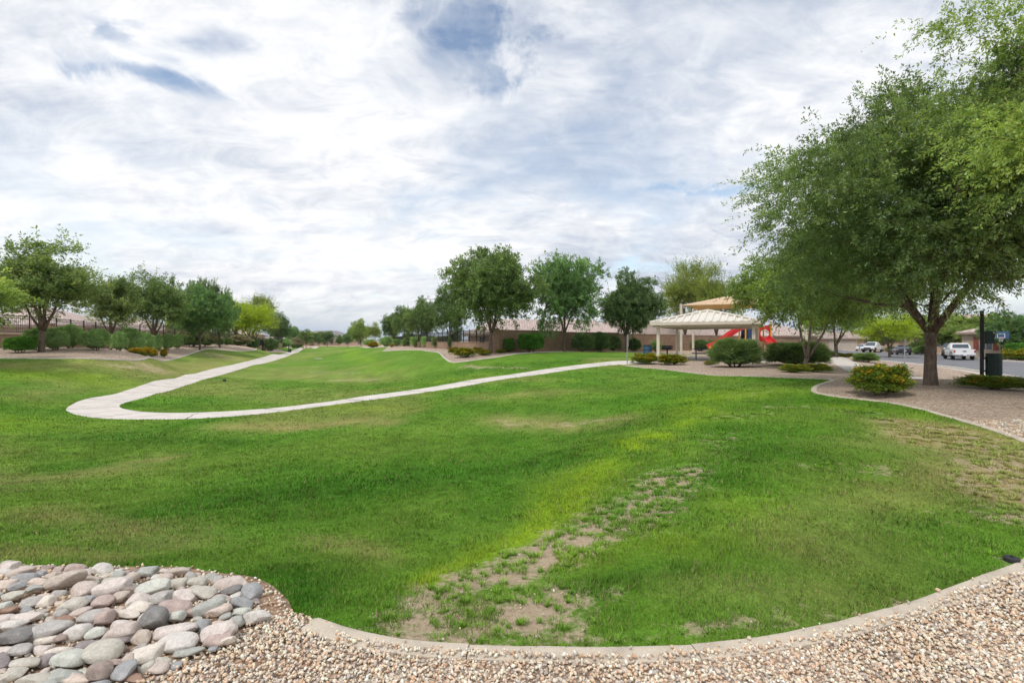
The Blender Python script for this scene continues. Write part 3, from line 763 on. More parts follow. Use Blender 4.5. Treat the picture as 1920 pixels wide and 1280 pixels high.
def build_grass():
    rng = np.random.RandomState(21)
    V = []; Cc = []; total = 0
    bands = [(2.4, 4.2, 11000, .015, .036, .0028), (4.2, 7, 4200, .016, .038, .0044), (7, 12, 1500, .018, .04, .0072), (12, 20, 480, .02, .042, .0125), (20, 34, 120, .022, .045, .021)]
    for y0, y1, dens, l0, l1, w in bands:
        xm = y1 * 1.12 + .5; n = int(dens * (y1 - y0) * 2 * xm)
        x = rng.uniform(-xm, xm, n); y = rng.uniform(y0, y1, n)
        k = np.abs(x) < y * 1.1 + .5
        x, y = x[k], y[k]
        # tufts: a third of the blades seed tufts, the others gather round them
        cs = .022 if y0 < 7 else .05 if y0 < 12 else .1
        m3 = max(1, len(x) // 7); pick = rng.randint(0, m3, len(x)); gather = rng.rand(len(x)) < .7
        x = np.where(gather, x[pick] + rng.randn(len(x)) * cs, x); y = np.where(gather, y[pick] + rng.randn(len(y)) * cs, y)
        k = inside(x, y, LAWN) & ~inside(x, y, PATH) & ~inside(x, y, ROCK)
        x, y = x[k], y[k]
        f = fields(x, y)
        sc_ = np.clip(5 / np.maximum(y, 1), .25, 1)
        nz = vnoise(x * 6 * sc_, y * 6 * sc_) * .6 + vnoise(x * 15 * sc_ + 5, y * 15 * sc_) * .4
        bare = f['bare'] * (.55 + .9 * fbm(x * 1.6 * sc_ + 31, y * 1.6 * sc_)) + (fbm(x * 2.2 + 31, y * 2.2) - .5) * .4
        keep = (nz > bare * 1.05 - .05) & (rng.rand(len(x)) > np.clip(f['bare'] * .35, 0, .9)) & (rng.rand(len(x)) > np.clip(f['dry'] * .3 + np.maximum(f['dry'] - .8, 0) * .6, 0, .75))
        x, y, nz = x[keep], y[keep], nz[keep]; f = {a: b[keep] for a, b in f.items()}
        n = len(x); total += n
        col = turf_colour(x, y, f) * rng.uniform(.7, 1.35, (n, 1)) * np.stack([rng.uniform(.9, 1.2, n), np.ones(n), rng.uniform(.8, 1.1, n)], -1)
        straw = rng.rand(n) < (.05 + .36 * f['dry'] + .15 * f['bare']); col[straw] = np.array((.33, .27, .13)) * rng.uniform(.6, 1.2, (straw.sum(), 1))
        tuft = vnoise(x * 5 + 13, y * 5)
        L = (l0 + (l1 - l0) * rng.rand(n)) * (.55 + .95 * tuft) * (1 + .5 * f['lush'] + .35 * np.minimum(f['bare'], .8)) * (1 - .35 * f['dry'])
        th = rng.uniform(0, 2 * math.pi, n); lean = rng.uniform(.15, .95, n)
        dx, dy = np.cos(th) * lean, np.sin(th) * lean
        ps = th + math.pi / 2 + rng.uniform(-.6, .6, n)
        ww = w * rng.uniform(.6, 1.3, n)
        base = np.column_stack([x, y, G(x, y) + (fbm(x * 1.5, y * 1.5) - .5) * .05 * np.clip(1 - np.hypot(x, y) / 40, 0, 1) - .004])
        s = np.column_stack([np.cos(ps) * ww, np.sin(ps) * ww, np.zeros(n)])
        tip = base + np.column_stack([dx * L, dy * L, L * np.sqrt(np.maximum(1 - lean ** 2 * .6, .2))])
        V.append(np.stack([base - s, base + s, tip], 1)); Cc.append(np.repeat(col, 3, 0))
    # separate tufts and flattened straw where the turf is worn
    x = rng.uniform(-2, 9.5, 26000); y = rng.uniform(2.6, 10.5, 26000)
    k = inside(x, y, LAWN) & ~inside(x, y, ROCK); x, y = x[k], y[k]
    b = fields(x, y)['bare']
    k = rng.rand(len(x)) < np.clip((b - .28) * 1.6, 0, .75); x, y = x[k], y[k]
    nt_ = min(len(x), 800); pick = rng.permutation(len(x))[:nt_]
    tx_, ty_ = x[pick], y[pick]; m_ = 46
    rad = np.repeat(rng.uniform(.014, .055, nt_) * np.clip(ty_ / 4, .8, 1.8), m_)
    th = rng.uniform(0, 2 * math.pi, nt_ * m_); q = np.sqrt(rng.rand(nt_ * m_)) * rad
    bx = np.repeat(tx_, m_) + np.cos(th) * q; by = np.repeat(ty_, m_) + np.sin(th) * q
    f = fields(bx, by); f['bare'] = f['bare'] * 0; hue = np.repeat(rng.rand(nt_), m_)[:, None]
    col = (turf_colour(bx, by, f) * (1 - hue * .6) + np.array((.24, .4, .05)) * hue * .6) * 1.12 * rng.uniform(.65, 1.35, (len(bx), 1))
    L = rng.uniform(.018, .05, len(bx)) * np.repeat(rng.uniform(.6, 1.3, nt_), m_)
    sx = [(bx, by, th, L, np.clip(q / rad * .8 + .1, 0, 1), col, .0032 * np.clip(by / 4, .8, 2))]
    n = len(x); rep = 3
    bx = np.repeat(x, rep) + rng.randn(n * rep) * .06; by = np.repeat(y, rep) + rng.randn(n * rep) * .06
    sx.append((bx, by, rng.uniform(0, 6.28, n * rep), rng.uniform(.015, .045, n * rep), np.full(n * rep, 3.2), np.array((.46, .37, .22)) * rng.uniform(.6, 1.3, (n * rep, 1)), .0022 * np.clip(by / 4, .8, 2)))
    for bx, by, th, L, lean, col, ww in sx:
        base = np.column_stack([bx, by, G(bx, by) + (fbm(bx * 1.5, by * 1.5) - .5) * .05 * np.clip(1 - np.hypot(bx, by) / 40, 0, 1) + .001])
        ps = th + math.pi / 2 + rng.uniform(-.5, .5, len(bx)); s_ = np.column_stack([np.cos(ps) * ww, np.sin(ps) * ww, np.zeros(len(bx))])
        nrm = np.sqrt(1 + lean ** 2); tip = base + np.column_stack([np.cos(th) * lean * L / nrm, np.sin(th) * lean * L / nrm, L / nrm])
        V.append(np.stack([base - s_, base + s_, tip], 1)); Cc.append(np.repeat(col, 3, 0))
    v = np.concatenate(V).reshape(-1, 3); c = np.clip(np.concatenate(Cc), 0.005, .6)
    me = np_mesh('grass', v, np.arange(len(v)).reshape(-1, 3), c)
    o = link_mesh('grass', me, None, M['blade']); tag(o, 'short green lawn grass with worn and yellowing patches', 'grass', kind='stuff')
    print('blades', total)
build_grass()
print('grass', round(time.time() - T0, 1))
# ------------------------------------------------------------------ foliage
def uv_project(o):
    """planar uv in metres, u along the level direction of each face"""
    me = o.data; uvl = me.uv_layers.new(name='UVMap')
    for p in me.polygons:
        n = p.normal
        t = Vector((0, 0, 1)).cross(n)
        t = t.normalized() if t.length > 1e-3 else Vector((1, 0, 0))
        b = n.cross(t)
        for li in p.loop_indices:
            q = me.vertices[me.loops[li].vertex_index].co
            uvl.data[li].uv = (q.dot(t), q.dot(b))
    return o

def unit(v): return v / np.maximum(np.linalg.norm(v, axis=-1, keepdims=True), 1e-9)

def leaves(rng, pos, axis, length, width, col, flat=.6):
    """rhombic leaves: pos (N,3), axis (N,3) unit, col (N,3) -> verts, quads, colours"""
    n = len(pos)
    r = unit(rng.randn(n, 3) + np.array([0, 0, flat * 2]))       # blade normals lean upward
    side = unit(np.cross(axis, r)); nrm = unit(np.cross(side, axis))
    L = length * rng.uniform(.65, 1.35, (n, 1)); Wd = width * rng.uniform(.7, 1.3, (n, 1))
    mid = pos + axis * L * .45 + nrm * L * .06
    v = np.stack([pos, mid - side * Wd * .5, pos + axis * L, mid + side * Wd * .5], 1)
    return v.reshape(-1, 3), np.arange(n * 4).reshape(-1, 4), np.repeat(col, 4, 0)

def spray_cloud(rng, hubs, hub_r, sprays, per, twig, leaf_l, leaf_w, pal, droop=.25, centre=None, up=.25, tip=0.0):
    """leaf sprays round hub points; each spray is a short twig set with leaves"""
    K = len(hubs)
    centre = hubs.mean(0) if centre is None else np.array(centre)
    n = K * sprays
    hid = np.repeat(np.arange(K), sprays)
    off = unit(rng.randn(n, 3)) * (rng.rand(n, 1) ** .45) * np.asarray(hub_r)[hid][:, None] * np.array([1, 1, .72])
    start = hubs[hid] + off
    out = unit(start - centre)
    d = unit(out * .8 + unit(off) * .7 + rng.randn(n, 3) * .55 + np.array([0, 0, up]))
    if tip > 0:      # some long shoots that break the outline
        longer = (rng.rand(n) < tip)
        tw = twig * rng.uniform(.6, 1.2, n) * np.where(longer, 2.2, 1)
    else: tw = twig * rng.uniform(.6, 1.2, n)
    m = n * per
    sid = np.repeat(np.arange(n), per)
    t = rng.rand(m)
    ax = d[sid]
    p = start[sid] + ax * (t * tw[sid])[:, None] - np.array([0, 0, 1]) * (droop * t ** 2 * tw[sid])[:, None]
    sd_ = unit(rng.randn(m, 3))
    p = p + sd_ * leaf_l * .35
    la = unit(ax * .6 + sd_ * .8 - np.array([0, 0, 1]) * droop * .8)
    pal = np.array(pal)
    hub_mix = rng.rand(K); spray_mix = np.clip(hub_mix[hid] * .5 + rng.rand(n) * .55, 0, .999)
    x = spray_mix * (len(pal) - 1); i = x.astype(int); f = (x - i)[:, None]
    c = pal[i] * (1 - f) + pal[np.minimum(i + 1, len(pal) - 1)] * f
    c = c[sid] * rng.uniform(.72, 1.3, (m, 1)) * np.stack([rng.uniform(.9, 1.15, m), np.ones(m), rng.uniform(.8, 1.15, m)], -1)
    return leaves(rng, p, la, leaf_l, leaf_w, np.clip(c, .004, .8))

PAL_DARK = [(0.083, 0.155, 0.056), (0.135, 0.227, 0.084), (0.209, 0.317, 0.125), (0.293, 0.408, 0.167)]
PAL_ELM = [(0.098, 0.163, 0.057), (0.146, 0.237, 0.085), (0.217, 0.328, 0.119), (0.315, 0.438, 0.158)]
PAL_LIGHT = [(.1, .17, .035), (.15, .24, .045), (.21, .31, .06), (.27, .37, .08)]
PAL_OLIVE = [(0.137, 0.187, 0.046), (0.205, 0.281, 0.065), (0.273, 0.359, 0.078), (0.328, 0.421, 0.104)]
PAL_YELLOW = [(0.264, 0.359, 0.026), (0.37, 0.5, 0.04), (0.475, 0.625, 0.053), (0.528, 0.687, 0.079)]
PAL_GREEN = [(.06, .13, .03), (.09, .18, .045), (.13, .23, .06), (.17, .28, .08)]
PAL_GREY = [(.07, .1, .055), (.1, .14, .075), (.14, .19, .1), (.18, .24, .13)]
PAL_SAGE = [(0.181, 0.297, 0.119), (0.268, 0.421, 0.166), (0.389, 0.581, 0.236), (0.486, 0.716, 0.308)]
PAL_BOX = [(0.062, 0.187, 0.031), (0.104, 0.27, 0.042), (0.166, 0.374, 0.062), (0.208, 0.458, 0.083)]
PAL_OLEAN = [(0.09, 0.166, 0.055), (0.139, 0.229, 0.09), (0.217, 0.33, 0.128), (0.305, 0.432, 0.178)]
PAL_LANT = [(.1, .16, .015), (.15, .22, .02), (.22, .29, .03), (.28, .34, .04)]

def tree_data(seed, H, fork, r0, crown, n_hub, hub_r, sprays, per, twig, leaf, pal, limbs=4, lean=(0, 0), droop=.25, up=.25, tip=.08, shell=.55, low=-.75, bark_n=10, twigs=True, shape=None, taper=0.0):
    """meshes of a trunk (with limbs) and a crown; crown=(cz, rx, ry, rz) about the trunk's foot"""
    rng = np.random.RandomState(seed)
    cz, rx, ry, rz = crown; cx, cy_ = lean
    C = np.array([cx, cy_, cz]); Rr = np.array([rx, ry, rz])
    hubs = []; tries = 0
    while len(hubs) < n_hub and tries < n_hub * 60:
        tries += 1
        d = unit(rng.randn(1, 3))[0]; rad = rng.rand() ** shell
        if d[2] * rad < low: continue
        q = d * rad
        lump = 1 + .22 * math.sin(3 * math.atan2(d[1], d[0]) + seed) + .16 * math.sin(5 * d[2] + seed * 2.1 + 2 * d[0])
        if shape == 'vase': lump *= .62 + .38 * min(1, (q[2] + 1) / 1.1)
        if taper: lump *= 1 - taper * max(0, q[2] + .25) / 1.25
        p = C + q * Rr * np.array([lump, lump, 1 if taper else lump]) * .86
        if any(np.linalg.norm((p - h) / Rr) < .9 / n_hub ** .42 for h in hubs): continue
        hubs.append(p)
    hubs = np.array(hubs); hr = hub_r * rng.uniform(.7, 1.25, len(hubs))
    v, f, c = spray_cloud(rng, hubs, hr, sprays, per, twig, leaf[0], leaf[1], pal, droop, C - np.array([0, 0, rz * .5]), up, tip)
    crown_me = np_mesh('crown', v, f, c)
    # trunk and limbs
    rr = random.Random(seed); mb = MB()
    top = Vector((cx * .25 + rr.uniform(-.05, .05), cy_ * .25 + rr.uniform(-.05, .05), fork))
    tp = [Vector((0, 0, -.12)), Vector((0, 0, .05)), Vector((rr.uniform(-.02, .02), rr.uniform(-.02, .02), fork * .35)), top.lerp(Vector((0, 0, fork * .7)), .3) if False else Vector((top.x * .6, top.y * .6, fork * .72)), top]
    mb.tube(tp, [r0 * 1.4, r0 * 1.16, r0 * .97, r0 * .9, r0 * .98], bark_n)
    lims = []
    for i in range(limbs):
        a = 2 * math.pi * i / limbs + rr.uniform(-.35, .35) + seed
        reach = rr.uniform(.4, .6)
        end = Vector((cx + math.cos(a) * rx * reach, cy_ + math.sin(a) * ry * reach, cz + rz * rr.uniform(.05, .5)))
        if i == 0: end = Vector((cx, cy_, cz + rz * .6))
        s0 = top + Vector((math.cos(a), math.sin(a), -.35)) * r0 * .45
        mid = s0.lerp(end, .45) + Vector((math.cos(a) * rx * .05, math.sin(a) * ry * .05, rz * .04)) + Vector((rr.uniform(-.1, .1), rr.uniform(-.1, .1), 0))
        pts = []
        for k in range(7):
            t = k / 6; q = (1 - t) ** 2 * s0 + 2 * t * (1 - t) * mid + t * t * end
            if 0 < k < 6: q += Vector((rr.uniform(-1, 1), rr.uniform(-1, 1), rr.uniform(-1, 1))) * r0 * .25
            pts.append(q)
        rl = r0 * rr.uniform(.55, .72)
        rad = [rl * (1 - .85 * k / 6) for k in range(7)]
        mb.tube(pts, rad, max(6, bark_n - 2)); lims.append((pts, rad))
    if twigs:
        for h in hubs:
            h = Vector(h); best = None
            for pts, rad in lims:
                for k in range(1, 7):
                    dd = (pts[k] - h).length + (1.2 if pts[k].z > h.z else 0)
                    if best is None or dd < best[0]: best = (dd, pts[k], rad[k])
            s0, rl = best[1], min(best[2] * .55, r0 * .24)
            mid = s0.lerp(h, .5) + Vector((rr.uniform(-.15, .15), rr.uniform(-.15, .15), -.08 * (h - s0).length))
            mb.tube([s0, s0.lerp(mid, .6), mid.lerp(h, .35), h], [rl, rl * .8, rl * .55, rl * .18], 5, cap=False)
    bmesh.ops.recalc_face_normals(mb.bm, faces=mb.bm.faces[:])
    tr = bpy.data.meshes.new('trunk'); mb.bm.to_mesh(tr); mb.bm.free()
    tr.polygons.foreach_set('use_smooth', [True] * len(tr.polygons))
    return tr, crown_me

def plant_tree(data, name, loc, rz, scale, label, group=None, bark='bark', cat='tree'):
    r = empty(name, loc, rz, label, cat, group); r.scale = scale
    tr, cr = data
    if not tr.materials: tr.materials.append(M[bark])
    if not cr.materials: cr.materials.append(M['leaf'])
    link_mesh('trunk', tr, r); link_mesh('crown', cr, r)
    return r
def recolour(data, pal_from, tint):
    """the same tree in leaves of another shade"""
    tr, cr = data[0], data[1].copy()
    a = cr.attributes['Col']; n = len(cr.vertices); c = np.empty(n * 4, np.float32); a.data.foreach_get('color', c)
    c = c.reshape(-1, 4); c[:, :3] = np.clip(c[:, :3] * np.array(tint), .003, .85); a.data.foreach_set('color', c.ravel())
    return tr, cr

# kinds: 7 m tall standard trees
ELM = [tree_data(s, 7, 1.35, .125, (4.15, 3.25, 3.25, 2.65), 78, .8, 34, 24, .42, (.15, .075), PAL_ELM, limbs=5, tip=.14, low=-.95) for s in (3, 8, 15)]
UPR = [tree_data(s, 6.5, 1.35, .11, (4.0, 2.2, 2.2, 2.5), 54, .62, 32, 24, .5, (.14, .062), PAL_DARK, limbs=5, up=.6, tip=.2, droop=.1, shape='vase') for s in (4, 12)]
PALO = [tree_data(s, 6, 1.3, .13, (3.9, 2.7, 2.7, 2.0), 54, .72, 32, 24, .6, (.12, .055), PAL_YELLOW, limbs=4, up=.4, tip=.3, droop=.15) for s in (6, 19)]
THIN = [tree_data(s, 7.5, 1.5, .12, (5.0, 2.8, 2.8, 2.5), 56, .66, 38, 22, .7, (.125, .058), PAL_OLIVE, limbs=5, up=.55, tip=.45, droop=.1) for s in (7, 23)]
UPR_G = [recolour(d, None, (1.35, 1.22, 1.25)) for d in UPR]
ELM_D = [recolour(d, None, (.78, .84, .95)) for d in ELM]
ELM_L = [recolour(d, None, (1.65, 1.5, 1.25)) for d in ELM]
ELM_G = [recolour(d, None, (.95, 1.12, 1.2)) for d in ELM]
PALO_O = [recolour(d, None, (.55, .68, 1.2)) for d in PALO]
print('tree kinds', round(time.time() - T0, 1))

_MS = {}
def measure(data):
    k = data[1].name
    if k not in _MS:
        n = len(data[1].vertices); c = np.empty(n * 3, np.float32); data[1].vertices.foreach_get('co', c); c = c.reshape(-1, 3)
        q = np.percentile(c, (.35, 99.65), axis=0); _MS[k] = (float(q[1][2]), float((q[1][0] - q[0][0] + q[1][1] - q[0][1]) / 2))
    return _MS[k]
def tree_px(kind, i, name, u, vb, z, ul, ur, vt, label, group=None, rz=None, std=None, bark='bark'):
    """a tree whose foot stands at depth z under column u; crown as wide and high as it measures in the survey photograph"""
    data = kind[i % len(kind)]
    loc = at(u, z)
    H = max(1.5, (P(u, vt, z).z - loc.z)); Wd = (ur - ul) / FPX * z
    h0, w0 = measure(data)
    rz = rz if rz is not None else (u * 0.37 + i * 2.1) % 6.28
    return plant_tree(data, name, loc, rz, (Wd / w0, Wd / w0, H / h0), label, group, bark)
STD0 = {'ELM': (7.0, 6.5), 'UPR': (6.9, 5.0), 'PALO': (6.3, 6.1), 'THIN': (8.0, 6.4)}
KIND = {id(ELM): 'ELM', id(ELM_D): 'ELM', id(ELM_L): 'ELM', id(ELM_G): 'ELM', id(UPR): 'UPR', id(UPR_G): 'UPR', id(PALO): 'PALO', id(PALO_O): 'PALO', id(THIN): 'THIN'}

GL = 'trees in the left planting bed'
tree_px(UPR_G, 0, 'shade_tree', 78, 660, 31, -15, 162, 448, 'spreading dark green tree beside the bright clipped box shrub, nearest of the left row', GL)
tree_px(UPR_G, 1, 'shade_tree', 207, 657, 41, 150, 250, 522, 'small feathery grey green tree behind the round sage shrubs and left of the yellow flowers', GL)
tree_px(UPR, 0, 'shade_tree', 290, 655, 50, 236, 350, 512, 'upright tree with dark spiky top behind the patch of yellow flowers', GL)
tree_px(ELM_L, 0, 'shade_tree', -118, 660, 23, -250, 10, 472, 'light green leafy branches reaching in at the left picture edge', None)
tree_px(ELM_G, 1, 'shade_tree', 375, 653, 57, 332, 425, 533, 'broad mid green tree above the oleander hedge, left of the yellow trees', GL)
tree_px(ELM_G, 2, 'shade_tree', 412, 652, 64, 376, 446, 552, 'grey green tree with a pale bare trunk beside the pink oleander', GL)
tree_px(ELM_D, 0, 'shade_tree', 388, 651, 84, 355, 420, 526, 'tall dark green tree top standing up behind the mid green tree', None)
tree_px(PALO, 0, 'palo_verde_tree', 443, 651, 78, 412, 480, 560, 'bright yellow green palo verde tree just left of the black sign post', 'palo verde trees')
tree_px(PALO, 1, 'palo_verde_tree', 468, 651, 80, 436, 524, 572, 'bright yellow green palo verde tree leaning over the black sign post', 'palo verde trees')
tree_px(THIN, 0, 'tall_thin_tree', 478, 650, 98, 440, 530, 553, 'thin olive tree with bare twigs behind the yellow palo verde trees', None)
tree_px(ELM_D, 1, 'shade_tree', 520, 648, 118, 497, 543, 588, 'dark tree at the far end of the left row above the lawn tongue', GL)
tree_px(ELM_L, 2, 'shade_tree', 330, 650, 74, 312, 352, 590, 'low light green tree seen between the oleander and the upright tree', None)
GF = 'distant trees at the end of the lawn'
for k, (u, z, ul, ur, vt, kd, lb) in enumerate([(548, 150, 536, 562, 612, ELM_G, 'distant round tree nearest the end of the concrete path'), (574, 170, 558, 590, 618, ELM, 'small distant tree with its trunk showing beside the end of the concrete path'),
    (598, 205, 586, 612, 622, ELM_D, 'dark distant tree below the left end of the mountain'), (614, 190, 600, 630, 621, ELM_D, 'round distant tree right below the mountain peak'), (636, 215, 628, 644, 628, ELM, 'tiny distant tree right of the round one below the mountain'),
    (652, 200, 638, 660, 624, ELM_G, 'distant tree beside the tall light green tree'), (585, 240, 572, 604, 622, ELM_L, 'pale distant tree behind the row at the path end'), (560, 230, 545, 580, 620, ELM, 'farthest left tree of the distant row')]):
    tree_px(kd, k, 'distant_tree', u, 645, z, ul, ur, vt, lb, GF)
tree_px(ELM_L, 1, 'shade_tree', 677, 645, 140, 658, 698, 599, 'tall light green tree closing the lawn on its right side')
tree_px(THIN, 1, 'tall_thin_tree', 702, 645, 118, 688, 717, 604, 'spiky grey green tree beside the tall light green tree')
GR = 'trees in the right planting bed'
tree_px(ELM_D, 2, 'shade_tree', 735, 648, 96, 714, 752, 588, 'dark round tree at the far end of the right row', GR)
tree_px(ELM, 0, 'shade_tree', 757, 648, 82, 738, 790, 575, 'olive green tree above the twin clipped hedge blocks', GR)
tree_px(ELM, 1, 'shade_tree', 788, 650, 70, 762, 826, 560, 'mid green tree between the clipped hedge and the fork trunked tree', GR)
tree_px(ELM_D, 0, 'shade_tree', 843, 653, 54, 798, 872, 540, 'fork trunked tree beside the black iron fence and low block wall', GR)
tree_px(ELM, 2, 'shade_tree', 919, 662.5, 40.5, 836, 1006, 466, 'largest tree of the right row at the corner pillar of the block wall', GR, rz=.8, bark='bark_pale')
tree_px(ELM_G, 0, 'shade_tree', 1058, 657, 45.5, 998, 1132, 480, 'tree with a slim pale trunk in front of the long tan wall', GR, rz=2.2, bark='bark_pale')
tree_px(ELM_D, 1, 'shade_tree', 1174, 656, 49, 1122, 1242, 512, 'dense low tree behind the slim sign post', GR, rz=4.0)
GB = 'tall thin trees behind the playground'
tree_px(THIN, 0, 'tall_thin_tree', 1284, 650, 74, 1224, 1330, 486, 'tall olive tree with bare twiggy top left behind the shade canopy', GB, rz=1.0)
tree_px(THIN, 1, 'tall_thin_tree', 1344, 655, 66, 1308, 1398, 494, 'olive tree with a forked trunk rising behind the shade canopy peak', GB, rz=2.6)
# street side
tree_px(PALO_O, 0, 'shade_tree', 1568, 668, 38, 1500, 1640, 556, 'leaning tree with a single slanting trunk beside the sidewalk')
tree_px(PALO, 0, 'palo_verde_tree', 1668, 652, 66, 1620, 1725, 585, 'yellow green palo verde tree beside the parked pickup across the street', 'street palo verde trees', rz=2)
tree_px(ELM_D, 2, 'street_tree', 1655, 652, 98, 1622, 1690, 608, 'dark bushy tree behind the far parked pickup', 'trees across the street')
tree_px(ELM_L, 0, 'street_tree', 1722, 660, 84, 1685, 1765, 590, 'light green tree behind the dark sedan', 'trees across the street')
tree_px(ELM_L, 1, 'street_tree', 1792, 662, 76, 1745, 1850, 588, 'broad light green tree behind the white pickup', 'trees across the street', rz=1)
tree_px(ELM_L, 2, 'street_tree', 1850, 664, 70, 1812, 1900, 590, 'light green tree behind the litter post', 'trees across the street', rz=3)
tree_px(ELM_G, 1, 'street_tree', 1888, 672, 60, 1850, 1950, 586, 'green tree with a slim trunk beside the basketball hoop', 'trees across the street', rz=3)
tree_px(ELM_L, 0, 'street_tree', 1532, 640, 135, 1515, 1560, 618, 'small far tree above the roofs at the street bend', None)

# the two big trees on the right
BIG = tree_data(31, 8.6, 1.5, .145, (4.9, 5.5, 5.3, 3.9), 150, .84, 58, 38, .55, (.088, .032), [(.085, .145, .055), (.145, .23, .09), (.235, .35, .135), (.36, .48, .18)], limbs=6, lean=(-.1, 0), droop=.4, up=.1, tip=.14, low=-.72, bark_n=16, shell=.48, taper=.55)
b = plant_tree(BIG, 'shade_tree', at(1745, 14), 0.4, (1, 1, 1), 'large spreading tree with a thick rough trunk in the gravel mound')
NEAR = tree_data(44, 9, 2.6, .22, (6.5, 5.0, 4.8, 4.0), 110, .8, 56, 34, .55, (.082, .03), [(.14, .24, .065), (.24, .36, .1), (.35, .5, .14), (.47, .62, .19)], limbs=5, droop=.45, up=.05, tip=.14, low=-.6, shell=.4)
plant_tree(NEAR, 'shade_tree', Vector((13.2, 10.2, g1(13.2, 10.2))), 1.3, (1, 1, 1), 'light green boughs of the nearest tree hanging in from the upper right corner')
MID = tree_data(52, 6, .5, .11, (3.75, 4.0, 3.6, 2.3), 90, .8, 44, 26, .5, (.13, .055), [(0.115, 0.186, 0.046), (0.172, 0.276, 0.065), (0.253, 0.372, 0.091), (0.345, 0.48, 0.117)], limbs=3, lean=(-.6, .2), droop=.4, up=.05, tip=.12, low=-.6, bark_n=12, shell=.42)
plant_tree(MID, 'shade_tree', at(1509, 25), 2.2, (1.0, 1.0, 1.0), 'two stemmed tree in front of the dark shrub beside the pavilion', bark='bark_pale')
print('trees', round(time.time() - T0, 1))

# ------------------------------------------------------------------ shrubs: half-metre radius standards, scaled to size
def shrub_data(seed, pal, leaf, n=5200, boxy=0.0, up=.3, rough=.12, flowers=None, airy=0.0, n_fl=260):
    rng = np.random.RandomState(seed)
    d = unit(rng.randn(n, 3)); d[:, 2] = np.where(d[:, 2] < -.55, -d[:, 2], d[:, 2])
    if boxy:
        m = np.abs(d).max(1, keepdims=True); d2 = d * (1 - boxy) + d / m * boxy * .82
    else: d2 = d
    ph = rng.uniform(0, 6, 6)
    def lump(q): return 1 + rough * (np.sin(4 * q[:, 0] + ph[0]) * np.sin(4 * q[:, 1] + ph[1]) + .6 * np.sin(9 * q[:, 2] + ph[2] + 5 * q[:, 0]) + .5 * np.sin(11 * q[:, 1] + ph[3]))
    r = (.80 + .2 * rng.rand(n) ** .6 + airy * rng.rand(n) ** 4) * lump(d)
    p = d2 * r[:, None] * np.array([.5, .5, .5]) + np.array([0, 0, .5])
    p[:, 2] = np.maximum(p[:, 2], .03)
    pal = np.array(pal); mixk = np.clip(.45 + .9 * (vnoise(d[:, 0] * 4 + 9 + seed, d[:, 1] * 4 + d[:, 2] * 3) - .5) + rng.uniform(-.3, .3, n), 0, .999) * (len(pal) - 1)
    i = mixk.astype(int); f = (mixk - i)[:, None]; c = (pal[i] * (1 - f) + pal[np.minimum(i + 1, len(pal) - 1)] * f) * rng.uniform(.75, 1.25, (n, 1))
    ax = unit(d * .9 + rng.randn(n, 3) * .55 + np.array([0, 0, up]))
    v, q, cc = leaves(rng, p, ax, leaf[0], leaf[1], np.clip(c, .005, .7), .3)
    # leafy core so that one does not see through
    vi, fi = ico()
    bm = bmesh.new(); bmesh.ops.create_icosphere(bm, subdivisions=3, radius=1)
    cv = np.array([tuple(x.co) for x in bm.verts]); cf = [[y.index for y in x.verts] for x in bm.faces]; bm.free()
    cd = cv
    if boxy: cd = cv * (1 - boxy) + cv / np.abs(cv).max(1, keepdims=True) * boxy * .82
    cp = cd * (.80 * lump(cv))[:, None] * .5 + np.array([0, 0, .5]); cp[:, 2] = np.maximum(cp[:, 2], .1)
    cf4 = np.array([[a, b_, c_, c_] for a, b_, c_ in cf])
    me = bpy.data.meshes.new('foliage')
    allv = np.concatenate([v, cp]); faces = [tuple(x) for x in q] + [tuple(np.array(x) + len(v)) for x in cf]
    cols = np.concatenate([cc, np.repeat((pal[0] * .6 + pal[1] * .4)[None], len(cp), 0)])
    me.from_pydata(allv.tolist(), [], faces); a = me.attributes.new('Col', 'FLOAT_COLOR', 'POINT')
    c4 = np.ones((len(cols), 4), np.float32); c4[:, :3] = cols; a.data.foreach_set('color', c4.ravel()); me.materials.append(M['leaf'])
    mb = MB(); rr = random.Random(seed)
    for k in range(7):
        t = rr.uniform(0, 6.28); mb.tube([(math.cos(t) * .06, math.sin(t) * .06, -.06), (math.cos(t) * .16, math.sin(t) * .16, .15), (math.cos(t) * .3, math.sin(t) * .3, .4)], [.02, .016, .008], 5)
    st = bpy.data.meshes.new('stems'); mb.bm.to_mesh(st); mb.bm.free(); st.materials.append(M['stem'])
    fl = None
    if flowers:
        k = rng.choice(n, n_fl, replace=False); k = k[d[k, 2] > -.1]
        base = p[k] + d[k] * .03; F = []; Cc = []
        for j, b_ in enumerate(base):
            col = np.array(flowers[rng.randint(len(flowers))])
            for s in range(4):
                F.append(b_ + rng.randn(3) * .012); Cc.append(col * rng.uniform(.85, 1.15))
        F = np.array(F); ax = unit(rng.randn(len(F), 3) + np.array([0, 0, .6]))
        fv, fq, fc = leaves(rng, F, ax, .045, .04, np.clip(np.array(Cc), 0, .9), 1.0)
        fl = np_mesh('flowers', fv, fq, fc); fl.materials.append(M['petal'])
    return me, st, fl
YEL = [(.75, .42, .02), (.8, .5, .03), (.7, .3, .02)]
ORG = [(.75, .46, .02), (.72, .34, .02), (.8, .56, .03)]
PNK = [(.62, .4, .36), (.7, .5, .45), (.55, .3, .28)]
SAGE = [shrub_data(s, PAL_SAGE, (.065, .022), 6500, .15, .6, .13, None, .12) for s in (1, 2)]
BOXS = [shrub_data(3, PAL_BOX, (.06, .035), 6000, .55, .3, .06)]
DARKS = [shrub_data(s, PAL_OLEAN, (.08, .028), 6000, .12, .35, .16, None, .14) for s in (5, 6)]
HEDGE = [shrub_data(7, PAL_SAGE, (.05, .02), 6500, .7, .4, .04)]
